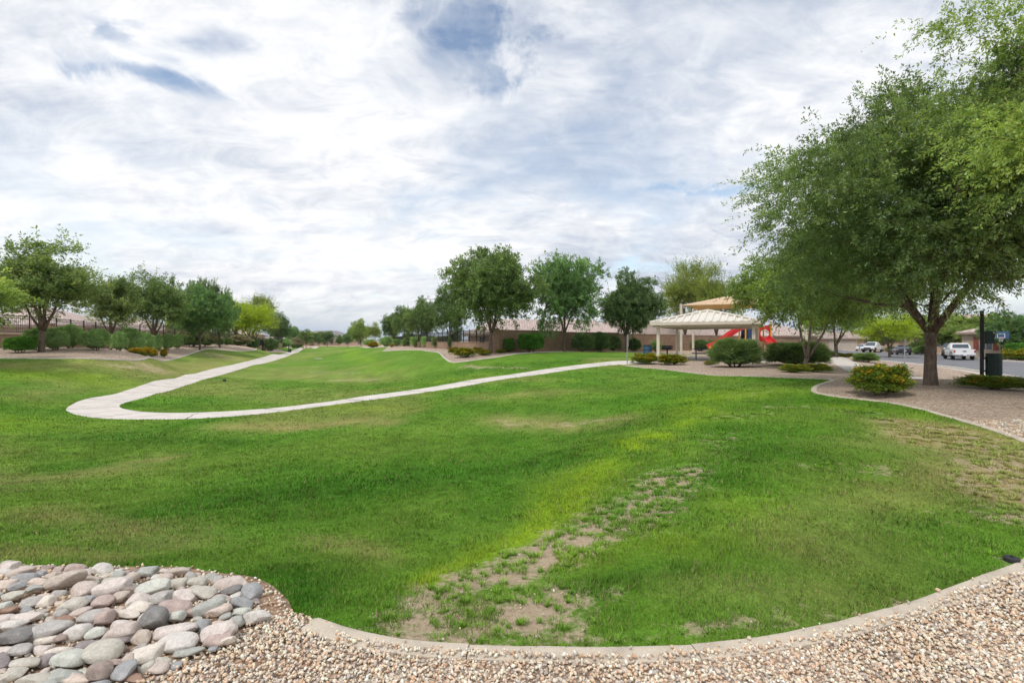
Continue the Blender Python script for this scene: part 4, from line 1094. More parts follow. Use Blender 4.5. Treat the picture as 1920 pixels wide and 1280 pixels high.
OLEAN = [shrub_data(8, PAL_OLEAN, (.09, .026), 5200, .1, .5, .16, PNK, .12, 420)]
OLPNK = [shrub_data(18, PAL_OLEAN, (.09, .026), 5200, .1, .5, .16, PNK, .12, 1500)]
FEATH = [shrub_data(9, [(.14, .23, .08), (.2, .31, .115), (.28, .4, .165), (.37, .49, .22)], (.12, .02), 13000, .1, .35, .14, None, .2)]
LANT = [shrub_data(s, PAL_LANT, (.085, .05), 3200, 0, .3, .2, YEL, .2, 520) for s in (10, 11)]
LANO = [shrub_data(13, [(.12, .2, .03), (.18, .27, .04), (.25, .34, .05), (.33, .42, .06)], (.06, .03), 9000, 0, .25, .2, ORG, .26, 300)]
LANF = [shrub_data(14, PAL_LANT, (.09, .05), 2200, 0, .3, .2, YEL, .2, 1500)]

def shrub(kind, i, name, loc, w, h, label, group, rz=0.0, d=None, cat='shrub'):
    me, st, fl = kind[i % len(kind)]
    r = empty(name, loc, rz, label, cat, group); r.scale = (w, d or w, h)
    link_mesh('foliage', me, r); link_mesh('stems', st, r)
    if fl: link_mesh('flowers', fl, r)
    return r
def shrub_px(kind, i, name, ul, ur, vt, vb, z, label, group=None, cat='shrub', d=None):
    u = (ul + ur) / 2; loc = at(u, z)
    w = (ur - ul) / FPX * z * (.8 if group == 'round clipped shrubs in the left bed' else 1.0); h = max(.15, P(u, vt, z).z - loc.z)
    return shrub(kind, i, name, loc, w, h, label, group, rz=(u * .7) % 6.28 if kind not in (HEDGE, BOXS) else .38, d=d, cat=cat)

GS = 'round clipped shrubs in the left bed'
shrub_px(BOXS, 0, 'box_shrub', 14, 60, 631, 661, 30, 'bright green clipped box shrub in front of the low fence wall', None)
for k, (ul, ur, vt, vb, z, lb) in enumerate([(44, 92, 618, 658, 32.5, 'dark sage shrub left of the nearest trunk'), (76, 128, 618, 659, 32, 'wide sage shrub right of the nearest trunk'), (104, 158, 612, 656, 34.5, 'tallest pale sage shrub behind the wide ones'),
   (151, 207, 620, 659, 33, 'broad round sage shrub standing forward, left of the feathery tree'), (206, 240, 624, 656, 40, 'small round sage shrub right of the feathery tree trunk'), (222, 270, 618, 656, 43, 'big round sage shrub behind the yellow flowers'),
   (260, 290, 626, 655, 46, 'dark round shrub left of the upright tree trunk'), (288, 306, 628, 654, 49, 'narrow sage shrub right of the upright tree trunk'), (300, 328, 628, 653, 52, 'square cut sage shrub right of the narrow one'), (320, 345, 628, 653, 55, 'last clipped sage shrub before the oleander hedge')]):
    shrub_px(SAGE, k, 'sage_shrub', ul, ur, vt, vb, z, lb, GS)
GO = 'oleanders in the left bed'
shrub_px(OLEAN, 0, 'oleander', 338, 380, 620, 653, 60, 'tall dark oleander with few flowers beside the clipped sage row', GO)
shrub_px(OLPNK, 0, 'oleander', 372, 404, 623, 652, 63, 'oleander topped with pink blossom next to the pale trunk', GO)
shrub_px(DARKS, 0, 'round_shrub', 402, 420, 634, 652, 67, 'dark shrub left of the pale bare trunk', 'dark shrubs in the left bed')
shrub_px(DARKS, 1, 'round_shrub', 416, 434, 634, 652, 70, 'dark shrub right of the pale bare trunk', 'dark shrubs in the left bed')
shrub_px(OLPNK, 0, 'oleander', 429, 470, 629, 651, 76, 'wide oleander covered in pink blossom under the palo verde trees', GO)
shrub_px(DARKS, 0, 'round_shrub', 465, 484, 635, 650, 80, 'dark shrub left of the black sign post', 'dark shrubs in the left bed')
shrub_px(DARKS, 1, 'round_shrub', 495, 520, 636, 649, 95, 'low green shrub right of the black sign post', 'dark shrubs in the left bed')
shrub_px(SAGE, 0, 'round_shrub', 522, 546, 636, 648, 112, 'low green shrub behind the dog waste post', 'dark shrubs in the left bed')
shrub_px(OLPNK, 0, 'oleander', 545, 566, 634, 647, 130, 'farthest pink oleander at the end of the left bed', GO)
shrub_px(OLPNK, 0, 'oleander', 312, 334, 618, 650, 66, 'pink tipped oleander showing behind the square cut sage', GO)
GY = 'yellow lantana in the left bed'
for k, (ul, ur, vt, z, lb) in enumerate([(245, 266, 653, 37, 'largest yellow lantana clump at the lawn side of the left bed'), (261, 281, 653, 39, 'middle yellow lantana clump of the left bed'), (277, 293, 655, 41, 'right hand yellow lantana clump of the left bed'), (302, 313, 655, 44, 'tiny yellow lantana clump beyond the others in the left bed')]):
    shrub_px(LANF, k, 'lantana', ul, ur, vt, 662, z, lb, GY, 'flowering shrub')
GH = 'clipped hedges in the right bed'
for k, (ul, ur, vt, z, lb) in enumerate([(734, 753, 635, 84, 'left one of the twin clipped hedge blocks'), (750, 770, 635, 82, 'right one of the twin clipped hedge blocks'), (768, 792, 630, 74, 'clipped grey green hedge block behind the bed edge'), (788, 822, 629, 67, 'wide clipped hedge block under the mid green tree')]):
    shrub_px(HEDGE, 0, 'hedge_shrub', ul, ur, vt, 650, z, lb, GH)
shrub_px(OLEAN, 0, 'oleander', 812, 846, 632, 653, 61, 'loose pinkish shrub between hedge and fork trunked tree', None)
shrub_px(DARKS, 0, 'round_shrub', 840, 862, 628, 655, 54.5, 'dark shrub behind the fork trunked tree', None)
shrub_px(SAGE, 1, 'round_shrub', 712, 738, 632, 647, 92, 'round shrub behind the orange flowers at the far bed tip', None)
shrub_px(SAGE, 0, 'round_shrub', 682, 706, 637, 646, 112, 'low shrub at the far tip of the right bed', None)
shrub_px(LANF, 0, 'lantana', 691, 708, 642, 649, 93, 'orange flowering clump at the tip of the far bed', None, 'flowering shrub')
shrub_px(LANF, 1, 'lantana', 731, 738, 645, 651, 80, 'small orange flowering clump beside the twin hedge blocks', None, 'flowering shrub')
GC = 'yellow lantana at the wall corner'
for k, (ul, ur, vt, z, lb) in enumerate([(842, 862, 652, 43, 'left hand yellow lantana by the fork trunked tree'), (854, 887, 653, 38.3, 'largest yellow lantana at the bed corner'), (884, 904, 652, 41.5, 'yellow lantana behind the largest one at the bed corner'), (896, 918, 655, 39, 'yellow lantana at the foot of the largest right tree'), (930, 946, 655, 41, 'low flat lantana right of the corner tree trunk')]):
    shrub_px(LANT, k, 'lantana', ul, ur, vt, 665, z, lb, GC, 'flowering shrub')
GW = 'round shrubs along the tan wall'
for k, (kd, ul, ur, vt, z, lb) in enumerate([(BOXS, 944, 965, 634, 42.3, 'narrow dark shrub against the wall near the corner'), (BOXS, 971, 1020, 624, 42.2, 'biggest bright green ball shrub in front of the wall'), (DARKS, 1074, 1111, 627, 46.6, 'grey green shrub just right of the slim pale trunk'),
   (DARKS, 1106, 1142, 626, 48.2, 'middle grey green shrub of the wall group'), (DARKS, 1136, 1162, 630, 49.8, 'right hand shrub of the wall group'), (DARKS, 1176, 1201, 636, 51.5, 'dark round shrub right of the slim sign post'), (SAGE, 1220, 1242, 639, 53.5, 'pale shrub against the wall behind the pavilion post'),
   (DARKS, 1296, 1330, 639, 58, 'wide shrub at the wall seen under the pavilion roof'), (DARKS, 1326, 1364, 639, 60, 'second wide shrub at the wall seen under the pavilion roof')]):
    shrub_px(kd, k, 'round_shrub', ul, ur, vt, 657, z, lb, GW)
GP = 'lantana around the pavilion'
shrub_px(LANT, 0, 'lantana', 1190, 1234, 664, 681, 31, 'yellow lantana in front of the left pavilion post', GP, 'flowering shrub')
shrub_px(LANT, 1, 'lantana', 1236, 1282, 666, 683, 30, 'yellow lantana in front of the second pavilion post', GP, 'flowering shrub')
shrub_px(LANT, 0, 'lantana', 1321, 1339, 677, 684, 29, 'small lantana in the gravel before the picnic table', GP, 'flowering shrub')
shrub_px(FEATH, 0, 'feathery_shrub', 1339, 1416, 640, 688, 26.4, 'big rounded feathery shrub in front of the picnic table')
shrub_px(FEATH, 0, 'feathery_shrub', 1448, 1544, 645, 687, 27.5, 'wide dark feathery shrub behind the two stemmed tree')
shrub_px(LANO, 0, 'lantana', 1466, 1510, 684, 703, 21.5, 'left half of the orange lantana strip below the two stemmed tree', 'lantana on the gravel mound', 'flowering shrub', d=.9)
shrub_px(LANO, 0, 'lantana', 1500, 1556, 683, 700, 22.5, 'right half of the orange lantana strip below the two stemmed tree', 'lantana on the gravel mound', 'flowering shrub', d=.9)
shrub_px(LANO, 0, 'lantana', 1598, 1706, 688, 742, 12.4, 'large orange lantana bush left of the thick trunk', 'lantana on the gravel mound', 'flowering shrub', d=1.1)
shrub_px(LANO, 0, 'lantana', 1818, 1912, 706, 733, 13.0, 'low orange lantana below the litter bin', 'lantana on the gravel mound', 'flowering shrub', d=.8)
shrub_px(LANT, 1, 'lantana', 1552, 1576, 661, 668, 39, 'yellow lantana left of the leaning trunk', 'lantana by the sidewalk', 'flowering shrub')
shrub_px(LANT, 0, 'lantana', 1574, 1602, 663, 669, 38, 'yellow lantana right of the leaning trunk', 'lantana by the sidewalk', 'flowering shrub')
shrub_px(FEATH, 0, 'grassy_shrub', 1606, 1642, 663, 676, 33, 'low grassy shrub in the gravel between sidewalk and street', None)
GT = 'garden shrubs across the street'
for k, (kd, ul, ur, vt, z, lb) in enumerate([(DARKS, 1664, 1684, 650, 88, 'dark shrub behind the sedan'), (SAGE, 1708, 1730, 651, 82, 'grey shrub right of the sedan'), (DARKS, 1722, 1742, 650, 80, 'dark shrub left of the thick trunk across the street'), (OLEAN, 1708, 1738, 640, 90, 'reddish shrub behind the grey one across the street'),
    (SAGE, 1828, 1852, 640, 66, 'spiky pale shrub beside the white pickup'), (BOXS, 1890, 1930, 642, 56, 'lush green shrub below the shuttered window'), (LANT, 1888, 1935, 656, 54, 'yellow green border plant at the right picture edge')]):
    shrub_px(kd, k, 'garden_shrub', ul, ur, vt, 660, z, lb, GT)
print('shrubs', round(time.time() - T0, 1))
# ------------------------------------------------------------------ river cobbles, every stone its own object
RC = {'tan': ((.52,.4,.3),(.64,.53,.42)), 'pink tan': ((.56,.42,.35),(.68,.56,.49)), 'peach': ((.66,.48,.37),(.74,.6,.49)), 'cream': ((.68,.59,.47),(.76,.69,.59)), 'pink': ((.5,.32,.27),(.6,.43,.37)), 'pale pink': ((.62,.51,.47),(.72,.63,.59)),
 'grey': ((.4,.38,.36),(.52,.5,.48)), 'pale grey': ((.58,.55,.51),(.7,.67,.63)), 'dark grey': ((.2,.2,.2),(.32,.32,.31)), 'blue grey': ((.29,.32,.36),(.42,.45,.49)), 'grey green': ((.36,.4,.36),(.5,.54,.49)), 'pale green': ((.5,.55,.47),(.62,.66,.59)),
 'olive': ((.5,.47,.37),(.6,.58,.48)), 'purple grey': ((.28,.22,.24),(.4,.33,.35)), 'brown': ((.36,.24,.19),(.46,.34,.28)), 'rust': ((.4,.18,.08),(.5,.28,.15))}
def mute(c, f=.44, w=(1.18, 1.13, 1.07)):
    g = sum(c) / 3; return tuple((g + (x - g) * f) * k for x, k in zip(c, w))
RC = {k: (mute(a), mute(b)) for k, (a, b) in RC.items()}
ROCKM = {k: mk_rock(i, *v) for i, (k, v) in enumerate(RC.items())}
rrk = np.random.RandomState(77)
def rock_mesh(seed):
    rng = np.random.RandomState(seed)
    bm = bmesh.new(); bmesh.ops.create_icosphere(bm, subdivisions=4, radius=1)
    v = np.array([tuple(x.co) for x in bm.verts]); f = np.array([[y.index for y in x.verts] for x in bm.faces]); bm.free()
    # rounded block: superellipsoid with a few worn flats
    p = rng.uniform(2.2, 3.6)
    r = (np.abs(v) ** p).sum(1) ** (-1 / p); q = v * r[:, None]
    for k in range(rng.randint(4, 9)):
        n = unit(rng.randn(1, 3))[0]; h = rng.uniform(.58, .92); d = q @ n
        over = np.maximum(d - h, 0); q = q - over[:, None] * n * .8
    for k in range(5):
        n = unit(rng.randn(1, 3))[0]; q = q + (np.sin(q @ n * rng.uniform(2, 4.5) + rng.uniform(0, 6)) * .028)[:, None] * v
    q = q + (rng.rand(len(q), 1) - .5) * .006 * v
    return q, f
ROCKV = [rock_mesh(i) for i in range(14)]
# measured stones: x, y, width, height, tilt in a 3.43x enlargement of the picture's lower left corner, colour
STONES = [(410,240,270,110,-22,'tan'),(125,180,160,60,-18,'pink tan'),(530,295,200,90,-8,'pink tan'),(705,280,220,100,-12,'pale pink'),(950,185,120,65,0,'grey green'),(1155,180,160,60,0,'tan'),(1140,250,105,60,0,'olive'),(1275,235,140,75,-10,'olive'),(1490,250,230,95,-12,'pink tan'),(1480,298,140,55,-15,'dark grey'),
 (980,275,210,120,-20,'pale green'),(835,230,110,60,-20,'tan'),(1115,400,210,130,5,'pink'),(1025,350,140,95,-15,'grey'),(1190,320,150,100,25,'pale pink'),(1310,325,140,70,10,'olive'),(1335,400,200,110,-20,'grey green'),(1395,420,175,90,-12,'peach'),(1550,430,145,65,-5,'pale green'),(1650,465,180,95,-15,'pale grey'),
 (880,370,160,100,-15,'pale pink'),(895,415,135,85,-10,'cream'),(980,490,160,135,10,'dark grey'),(1130,475,130,80,-10,'pale green'),(655,380,125,80,-5,'pink'),(455,390,190,90,-22,'olive'),(660,485,140,105,-20,'pink'),(815,460,170,60,5,'cream'),(580,470,190,95,-15,'grey'),(790,560,260,130,-10,'pink tan'),
 (1120,550,280,120,-10,'pale pink'),(1140,630,235,120,5,'pale grey'),(1400,560,220,140,-20,'pale pink'),(1410,600,200,110,-15,'pink'),(1460,640,130,60,-25,'cream'),(1215,690,200,70,-10,'grey green'),(940,690,215,140,-15,'cream'),(790,610,125,80,-5,'purple grey'),(910,600,130,85,0,'tan'),(640,700,220,140,0,'olive'),
 (490,560,160,120,-25,'pale grey'),(300,540,260,140,-8,'grey'),(100,600,210,110,-8,'dark grey'),(70,540,190,80,-15,'pale grey'),(160,470,250,80,-10,'pale pink'),(200,370,130,80,-10,'grey'),(300,360,110,80,-20,'cream'),(80,340,180,60,-15,'olive'),(30,260,130,80,5,'peach'),(110,280,120,55,-15,'blue grey'),
 (215,300,120,50,-5,'grey green'),(370,835,270,120,-10,'grey green'),(70,830,170,110,-20,'olive'),(210,870,200,90,0,'olive'),(480,870,200,80,0,'peach'),(640,830,140,130,0,'brown'),(790,820,170,110,-15,'blue grey'),(860,855,140,60,0,'rust'),(830,760,90,80,0,'tan'),(1010,795,120,70,0,'pink tan'),
 (440,740,200,130,0,'pale green'),(160,770,200,90,0,'olive'),(570,370,130,60,-10,'blue grey'),(510,430,130,70,-15,'pink tan'),(1300,505,110,85,-10,'blue grey'),(1520,490,110,80,-10,'grey green'),(620,570,110,90,-20,'pale green'),(300,620,160,60,-10,'cream'),(270,670,120,80,0,'pale pink'),(760,350,110,70,-10,'tan'),
 (300,740,100,90,-30,'purple grey'),(60,430,120,50,-10,'rust'),(30,400,110,70,-8,'pale green'),(560,640,150,80,-8,'purple grey'),(390,440,100,60,-15,'grey'),(240,240,120,50,-8,'peach'),(330,205,130,50,-10,'tan'),(600,225,110,40,0,'tan'),(1060,225,90,50,0,'pink tan'),(700,230,90,40,-10,'olive'),
 (760,680,120,70,-10,'brown'),(1420,350,120,60,5,'pink tan'),(1230,440,90,60,0,'pink'),(420,490,110,60,-5,'rust'),(20,690,140,70,-10,'pale pink'),(140,690,150,70,-5,'grey'),(10,480,130,80,-5,'pale pink'),(830,300,110,60,10,'brown'),(1450,470,100,50,-10,'grey green'),(690,615,90,60,10,'blue grey'),(390,610,110,70,-10,'brown'),(720,770,120,60,-10,'pink'),(930,790,110,80,-30,'olive'),(540,810,110,60,0,'pale green'),(330,890,90,50,0,'pale grey'),(1370,680,60,40,0,'blue grey')]
PLACED = []
def put_rock(c, a, b, h, roll, yaw, colour):
    q, f = ROCKV[rrk.randint(len(ROCKV))]
    Rm = Matrix.Rotation(yaw, 3, 'Z') @ Matrix.Rotation(roll, 3, 'Y') @ Matrix.Rotation(rrk.uniform(-.4, .35), 3, 'X')
    fl = np.array([rrk.choice((-1, 1)), rrk.choice((-1, 1)), 1])
    v = (q * np.array([a, b, h]) * fl) @ np.array(Rm).T
    ff = f if fl[0] * fl[1] > 0 else f[:, ::-1]
    me = np_mesh('river_rock', v, ff, None, True); me.materials.append(ROCKM[colour])
    o = bpy.data.objects.new('river_rock', me); COL.objects.link(o); o.location = c
    PLACED.append([o, c, a, b, h, colour]); return o
for x, y, w_, h_, ang, colr in STONES:
    u = x / 3.4286; v = 1020 + y / 3.4286; w_ /= 3.4286; h_ /= 3.4286
    g = ray(u, v + h_ * .46); z = g.y
    a = w_ / 2 / FPX * z; hh = h_ / 2 / FPX * z
    sn = abs(v - 640) / FPX; b = min(a * .85, hh * 1.25); c_ = max(.5 * hh, math.sqrt(max(hh ** 2 - (b * sn) ** 2, .1 * hh ** 2))) * 1.08
    put_rock(Vector((g.x, g.y + b * .15, g.z + c_ * .8 + rrk.uniform(-.004, .022))), a * 1.04, b, c_, R(-ang) * .75 * (-1), rrk.uniform(-.2, .2), colr)
for o, *_ in PLACED: o.rotation_euler = (0, 0, 0)
# smaller stones fill the gaps and carry the bed on to the left and towards the camera, out of the frame
names = list(RC); wts = np.array([3,3,2,2,2,3,3,3,1,2,2,2,3,1,1,.4]); wts = wts / wts.sum()
tries = 0; nfill = 0
inner = smooth(W((-230,1050,3.85),(0,1064,3.7),(160,1078,3.6),(300,1080,3.58),(400,1090,3.5),(455,1110,3.35),(490,1140,3.1),(445,1180,2.82),(395,1220,2.6),(300,1252,2.45),(240,1290,2.32),(170,1400,1.97),(-230,1480,1.75)), 3)
while nfill < 190 and tries < 12000:
    tries += 1
    x = rrk.uniform(-4.6, -.9); y = rrk.uniform(1.8, 3.9)
    if not inside(np.array([x]), np.array([y]), inner)[0]: continue
    off = x / y < -1.02 or y < 2.35
    a = rrk.uniform(.06, .12) if off else rrk.uniform(.022, .075)
    if any((p[1].x - x) ** 2 / (p[2] * .92 + a * .7) ** 2 + (p[1].y - y) ** 2 / (p[3] * .92 + a * .6) ** 2 < 1 for p in PLACED): continue
    b = a * rrk.uniform(.6, .85); h = a * rrk.uniform(.4, .62)
    put_rock(Vector((x, y, g1(x, y) + h * .55)), a, b, h, rrk.uniform(-.3, .3), rrk.uniform(-.6, .6), names[rrk.choice(len(names), p=wts)]); nfill += 1
# a label for each stone: colour, size, build, and its place in the bed counted from the lawn side
def px_(c): return 960 + FPX * c.x / c.y, 640 + FPX * (EYE - c.z) / c.y
seen = [p for p in PLACED if -25 < px_(p[1])[0] and px_(p[1])[1] < 1295]
for p in PLACED:
    if not any(p[0] is q[0] for q in seen): tag(p[0], 'cobble of the drainage bed lying just outside the picture', 'river rock', 'river rocks in the drainage bed')
vis = sorted(seen, key=lambda p: -p[1].y)
rows = [vis[i:i + 14] for i in range(0, len(vis), 14)]
ORD = ['first', 'second', 'third', 'fourth', 'fifth', 'sixth', 'seventh', 'eighth', 'ninth', 'tenth', 'eleventh', 'twelfth', 'thirteenth', 'fourteenth', 'fifteenth', 'sixteenth', 'seventeenth', 'eighteenth', 'nineteenth', 'twentieth']
for ri, row in enumerate(rows):
    for ci, (o, c, a, b, h, colr) in enumerate(sorted(row, key=lambda p: p[1].x / p[1].y)):
        size = 'large' if a > .105 else 'medium' if a > .07 else 'small'
        form = 'long' if b < a * .62 else 'flat' if h < a * .42 else 'round'
        tag(o, f'{size} {form} {colr} cobble, {ORD[ci]} from the left in the {ORD[ri]} row from the lawn', 'river rock', 'river rocks in the drainage bed')
print('rocks', len(PLACED), nfill, round(time.time() - T0, 1))
# ------------------------------------------------------------------ walls, fences, houses, hills
def wall_run(name, pts, h, t, mat, label, cat='wall', cap=True, group=None, base=None, pillars=None):
    """a block wall along ground points (x, y); stepped to follow the ground; the top levels with each bay"""
    r = empty(name, (pts[0][0], pts[0][1], 0), 0, label, cat, group)
    o = Vector((pts[0][0], pts[0][1], 0)); mb = MB(); cp = MB()
    for (x0, y0), (x1, y1) in zip(pts, pts[1:]):
        L = math.hypot(x1 - x0, y1 - y0); n = max(1, round(L / 6)); a = math.atan2(y1 - y0, x1 - x0)
        for k in range(n):
            f0, f1 = k / n, (k + 1) / n
            xa, ya, xb, yb = x0 + (x1 - x0) * f0, y0 + (y1 - y0) * f0, x0 + (x1 - x0) * f1, y0 + (y1 - y0) * f1
            g = min(g1(xa, ya), g1(xb, yb)) if base is None else base
            top = (g1(xa, ya) + g1(xb, yb)) / 2 + h if base is None else base + h
            c = Vector(((xa + xb) / 2, (ya + yb) / 2, (g - .4 + top) / 2)) - o
            mb.box(c, (L / n, t, top - g + .4), rz=a)
            if cap: cp.box(Vector((c.x, c.y, top + .028)), (L / n + .004, t + .05, .05), rz=a)
    w_ = uv_project(mb.build('wall_body', mat, r))
    if cap: uv_project(cp.build('coping', mat, r))
    else: cp.bm.free()
    if pillars:
        for x, y, ph, pw in pillars:
            p = MB(); g = g1(x, y); p.box(Vector((x, y, g + ph / 2 - .15)) - o, (pw, pw, ph + .3), rz=.35)
            p.box(Vector((x, y, g + ph + .03)) - o, (pw + .1, pw + .1, .06), rz=.35); uv_project(p.build('pillar', mat, r))
    return r
def iron_fence(pts, z0h, h, label, group, gap=.15, bay=2.3):
    """black picket fence standing on a low wall: z0h height of that wall above the ground"""
    o = Vector((pts[0][0], pts[0][1], 0)); r = empty('iron_fence', o, 0, label, 'fence', group)
    for (x0, y0), (x1, y1) in zip(pts, pts[1:]):
        L = math.hypot(x1 - x0, y1 - y0); n = max(1, round(L / bay)); a = math.atan2(y1 - y0, x1 - x0)
        for k in range(n):
            f0, f1 = k / n, (k + 1) / n
            A = Vector((x0 + (x1 - x0) * f0, y0 + (y1 - y0) * f0, 0)); B = Vector((x0 + (x1 - x0) * f1, y0 + (y1 - y0) * f1, 0))
            zb = (g1(A.x, A.y) + g1(B.x, B.y)) / 2 + z0h + .06
            p = MB()
            for zz_ in (.12, h - .22, h - .06):
                c = (A + B) / 2 - o; p.box((c.x, c.y, zb + zz_), (L / n - .06, .035, .035), rz=a)
            m = int(L / n / gap)
            for j in range(1, m):
                q = A.lerp(B, j / m) - o; p.box((q.x, q.y, zb + .04 + (h - .02) / 2), (.018, .018, h - .06), rz=a)
            p.build('picket_panel', M['iron'], r)
            p = MB(); q = A - o; p.box((q.x, q.y, zb + (h + .08) / 2 - .03), (.065, .065, h + .08), rz=a); p.box((q.x, q.y, zb + h + .07), (.085, .085, .03), rz=a); p.build('post', M['iron'], r)
    return r
def house(name, label, x, y, z, rz, w, d, wh=2.7, rh=1.7, roof='roof_pink', wall='stucco_tan', ov=.5, ridge=None, wins=(), garage=None, gable=False, group=None, door=None):
    """single-storey house: long side w along local x, front at local -y"""
    r = empty(name, (x, y, z), rz, label, 'house', group)
    mb = MB(); mb.span((-w / 2, -d / 2, -.5), (w / 2, d / 2, wh)); mb.build('wall', M[wall], r)
    rf = MB(); W2, D2 = w / 2 + ov, d / 2 + ov; rg = (w / 2 - d / 2 if not gable else W2) if ridge is None else ridge
    e = wh - .08
    a, b, c, e4 = (-W2, -D2, e), (W2, -D2, e), (W2, D2, e), (-W2, D2, e)
    p, q = (-rg, 0, wh + rh), (rg, 0, wh + rh)
    t = .16
    for f in ((a, b, q, p), (c, e4, p, q)): rf.slab(f, t)
    if not gable:
        rf.slab((b, c, q), t); rf.slab((e4, a, p), t)
    else:
        for s in (-1, 1): rf.prism([(-d / 2, wh), (d / 2, wh), (0, wh + rh - .15)], .15, Matrix.Translation((s * (w / 2 - .08), 0, 0)) @ Matrix.Rotation(R(90), 4, 'Z'))
    ro = uv_project(rf.build('roof', M[roof], r))
    fa = MB()
    for p0, p1 in ((a, b), (b, c), (c, e4), (e4, a)):
        L = math.hypot(p1[0] - p0[0], p1[1] - p0[1]); an = math.atan2(p1[1] - p0[1], p1[0] - p0[0])
        fa.box(((p0[0] + p1[0]) / 2, (p0[1] + p1[1]) / 2, e - .17), (L + .04, .05, .2), rz=an)
    fa.build('fascia', M['fascia'], ro)
    for side, wx, wz, ww, hh in wins:
        y0 = -d / 2 if side == 'f' else d / 2 if side == 'b' else wx
        x0 = wx if side in 'fb' else (-w / 2 if side == 'l' else w / 2)
        f = MB(); g = MB()
        if side in 'fb':
            s = -1 if side == 'f' else 1
            for dx_, dz_, sx, sz in ((0, hh / 2 + .05, ww + .2, .1), (0, -hh / 2 - .05, ww + .2, .1), (-ww / 2 - .05, 0, .1, hh), (ww / 2 + .05, 0, .1, hh), (0, 0, .05, hh)):
                f.box((x0 + dx_, y0 + s * .03, wz + dz_), (sx, .06, sz))
            g.box((x0, y0 + s * .012, wz), (ww, .02, hh))
        else:
            s = -1 if side == 'l' else 1
            for dx_, dz_, sx, sz in ((0, hh / 2 + .05, ww + .2, .1), (0, -hh / 2 - .05, ww + .2, .1), (-ww / 2 - .05, 0, .1, hh), (ww / 2 + .05, 0, .1, hh), (0, 0, .05, hh)):
                f.box((x0 + s * .03, y0 + dx_, wz + dz_), (.06, sx, sz))
            g.box((x0 + s * .012, y0, wz), (.02, ww, hh))
        fo = f.build('window', M['trim'], r); g.build('pane', M['glass'], fo)
    if garage:
        gx, gw = garage; g = MB()
        for k in range(4): g.box((gx, -d / 2 - .03, .28 + k * .54), (gw, .06, .52), bevel=.01)
        g.build('garage_door', M['garage'], r)
        f = MB(); f.box((gx, -d / 2 - .04, 2.27), (gw + .3, .1, .14)); f.box((gx - gw / 2 - .08, -d / 2 - .04, 1.1), (.14, .1, 2.2)); f.box((gx + gw / 2 + .08, -d / 2 - .04, 1.1), (.14, .1, 2.2)); f.build('garage_trim', M['trim'], r)
    return r

# long tan wall on the right, from the corner by the largest tree to beyond the playground
K0 = at(930, 42); K0 = (K0.x, K0.y)
WR = [K0, tuple(at(1060, 48)[:2]), tuple(at(1160, 52.5)[:2]), tuple(at(1295, 61.5)[:2]), (41.4, 78), (52.5, 86.5)]
wall_run('block_wall', WR, 1.83, .2, M['block'], 'long tan block wall behind the right hand trees and playground', pillars=[(K0[0], K0[1], 1.92, .42)])
WL = [(K0[0] - .35, K0[1] + .3), tuple(at(858, 52)[:2]), tuple(at(800, 66)[:2]), tuple(at(765, 84)[:2]), tuple(at(735, 108)[:2])]
wall_run('low_block_wall', WL, .72, .2, M['block_low'], 'low tan block wall under the black fence at the wall corner', group='low fence walls')
iron_fence(WL, .72, 1.1, 'black iron picket fence on the low wall beside the wall corner', 'black iron fences')
LW = [(-48, 17), (-38.5, 27), (-34.8, 32.5), (-35.6, 40), (-37.4, 46), (-39.5, 58), (-41, 70), (-45, 90), (-50, 112)]
wall_run('low_block_wall', LW, .95, .2, M['block_low'], 'low tan block wall behind the shrubs of the left bed', group='low fence walls', pillars=[(-35.0, 38.6, 1.75, .6)])
iron_fence(LW, .95, 1.3, 'black iron picket fence above the shrubs of the left bed', 'black iron fences')
wall_run('side_wall', [(-38.6, 38.2), (-55, 33)], 1.85, .2, M['block'], 'brown block wall between two yards behind the left fence')

aL = math.atan2(.925, -.38) - math.pi / 2
def houseL(lab, u, z, vt, **k):
    p = at(u, z); g = EYE - 1.0
    return house('house', lab, p.x, p.y, g, R(90) + math.atan2(.38, .925) , wall='stucco_beige', group='houses behind the left fence', **k)
houseL('house with a broad pink tile roof behind the nearest left tree', 88, 56, 575, w=15, d=12, wh=2.7, rh=2.0, wins=(('f', -3, 1.4, 1.6, 1.2), ('f', 3, 1.4, 2.2, 2.0)))
houseL('house with a pink roof glimpsed between feathery and upright trees', 258, 78, 590, w=14, d=12, wh=2.7, rh=1.8, wins=(('f', -2, 1.4, 1.6, 1.2),))
houseL('house partly hidden behind the oleander hedge', 368, 100, 590, w=14, d=12, wh=2.7, rh=1.8, wins=(('f', 0, 1.4, 1.6, 1.2),))
houseL('house behind the yellow palo verde trees', 442, 124, 590, w=14, d=12, wh=2.7, rh=1.8, wins=(('f', 0, 1.4, 1.6, 1.2),))
aR = math.atan2(.63, .775)
GHR = 'houses behind the tan wall'
def houseR(lab, u, z, vtop, w, d, h=1.6, wh=2.6, **k):
    p = at(u, z); g = EYE - h; rh = max(.8, P(u, vtop, z).z - g - wh)
    return house('house', lab, p.x, p.y, g, k.pop('rz', aR - .25), w, d, wh, rh, group=GHR, **k)
houseR('house with a long low pink roof behind the wall corner', 978, 60, 598.5, 10.0, 9, ridge=3.4, wins=(('l', 0, 1.5, 1.2, 1.2), ('f', 0, 1.5, 1.6, 1.2)))
houseR('house with a pink hip roof behind the slim pale trunk', 1080, 70, 599, 11.0, 9.5, ridge=2.8, wins=(('f', 2, 1.5, 1.6, 1.2),))
houseR('house with a brown roof behind the dense low tree', 1180, 80, 592, 13, 10, roof='roof_brown', wins=(('f', 1, 1.6, 1.8, 1.1), ('f', -4, 1.6, 1.4, 1.1)))
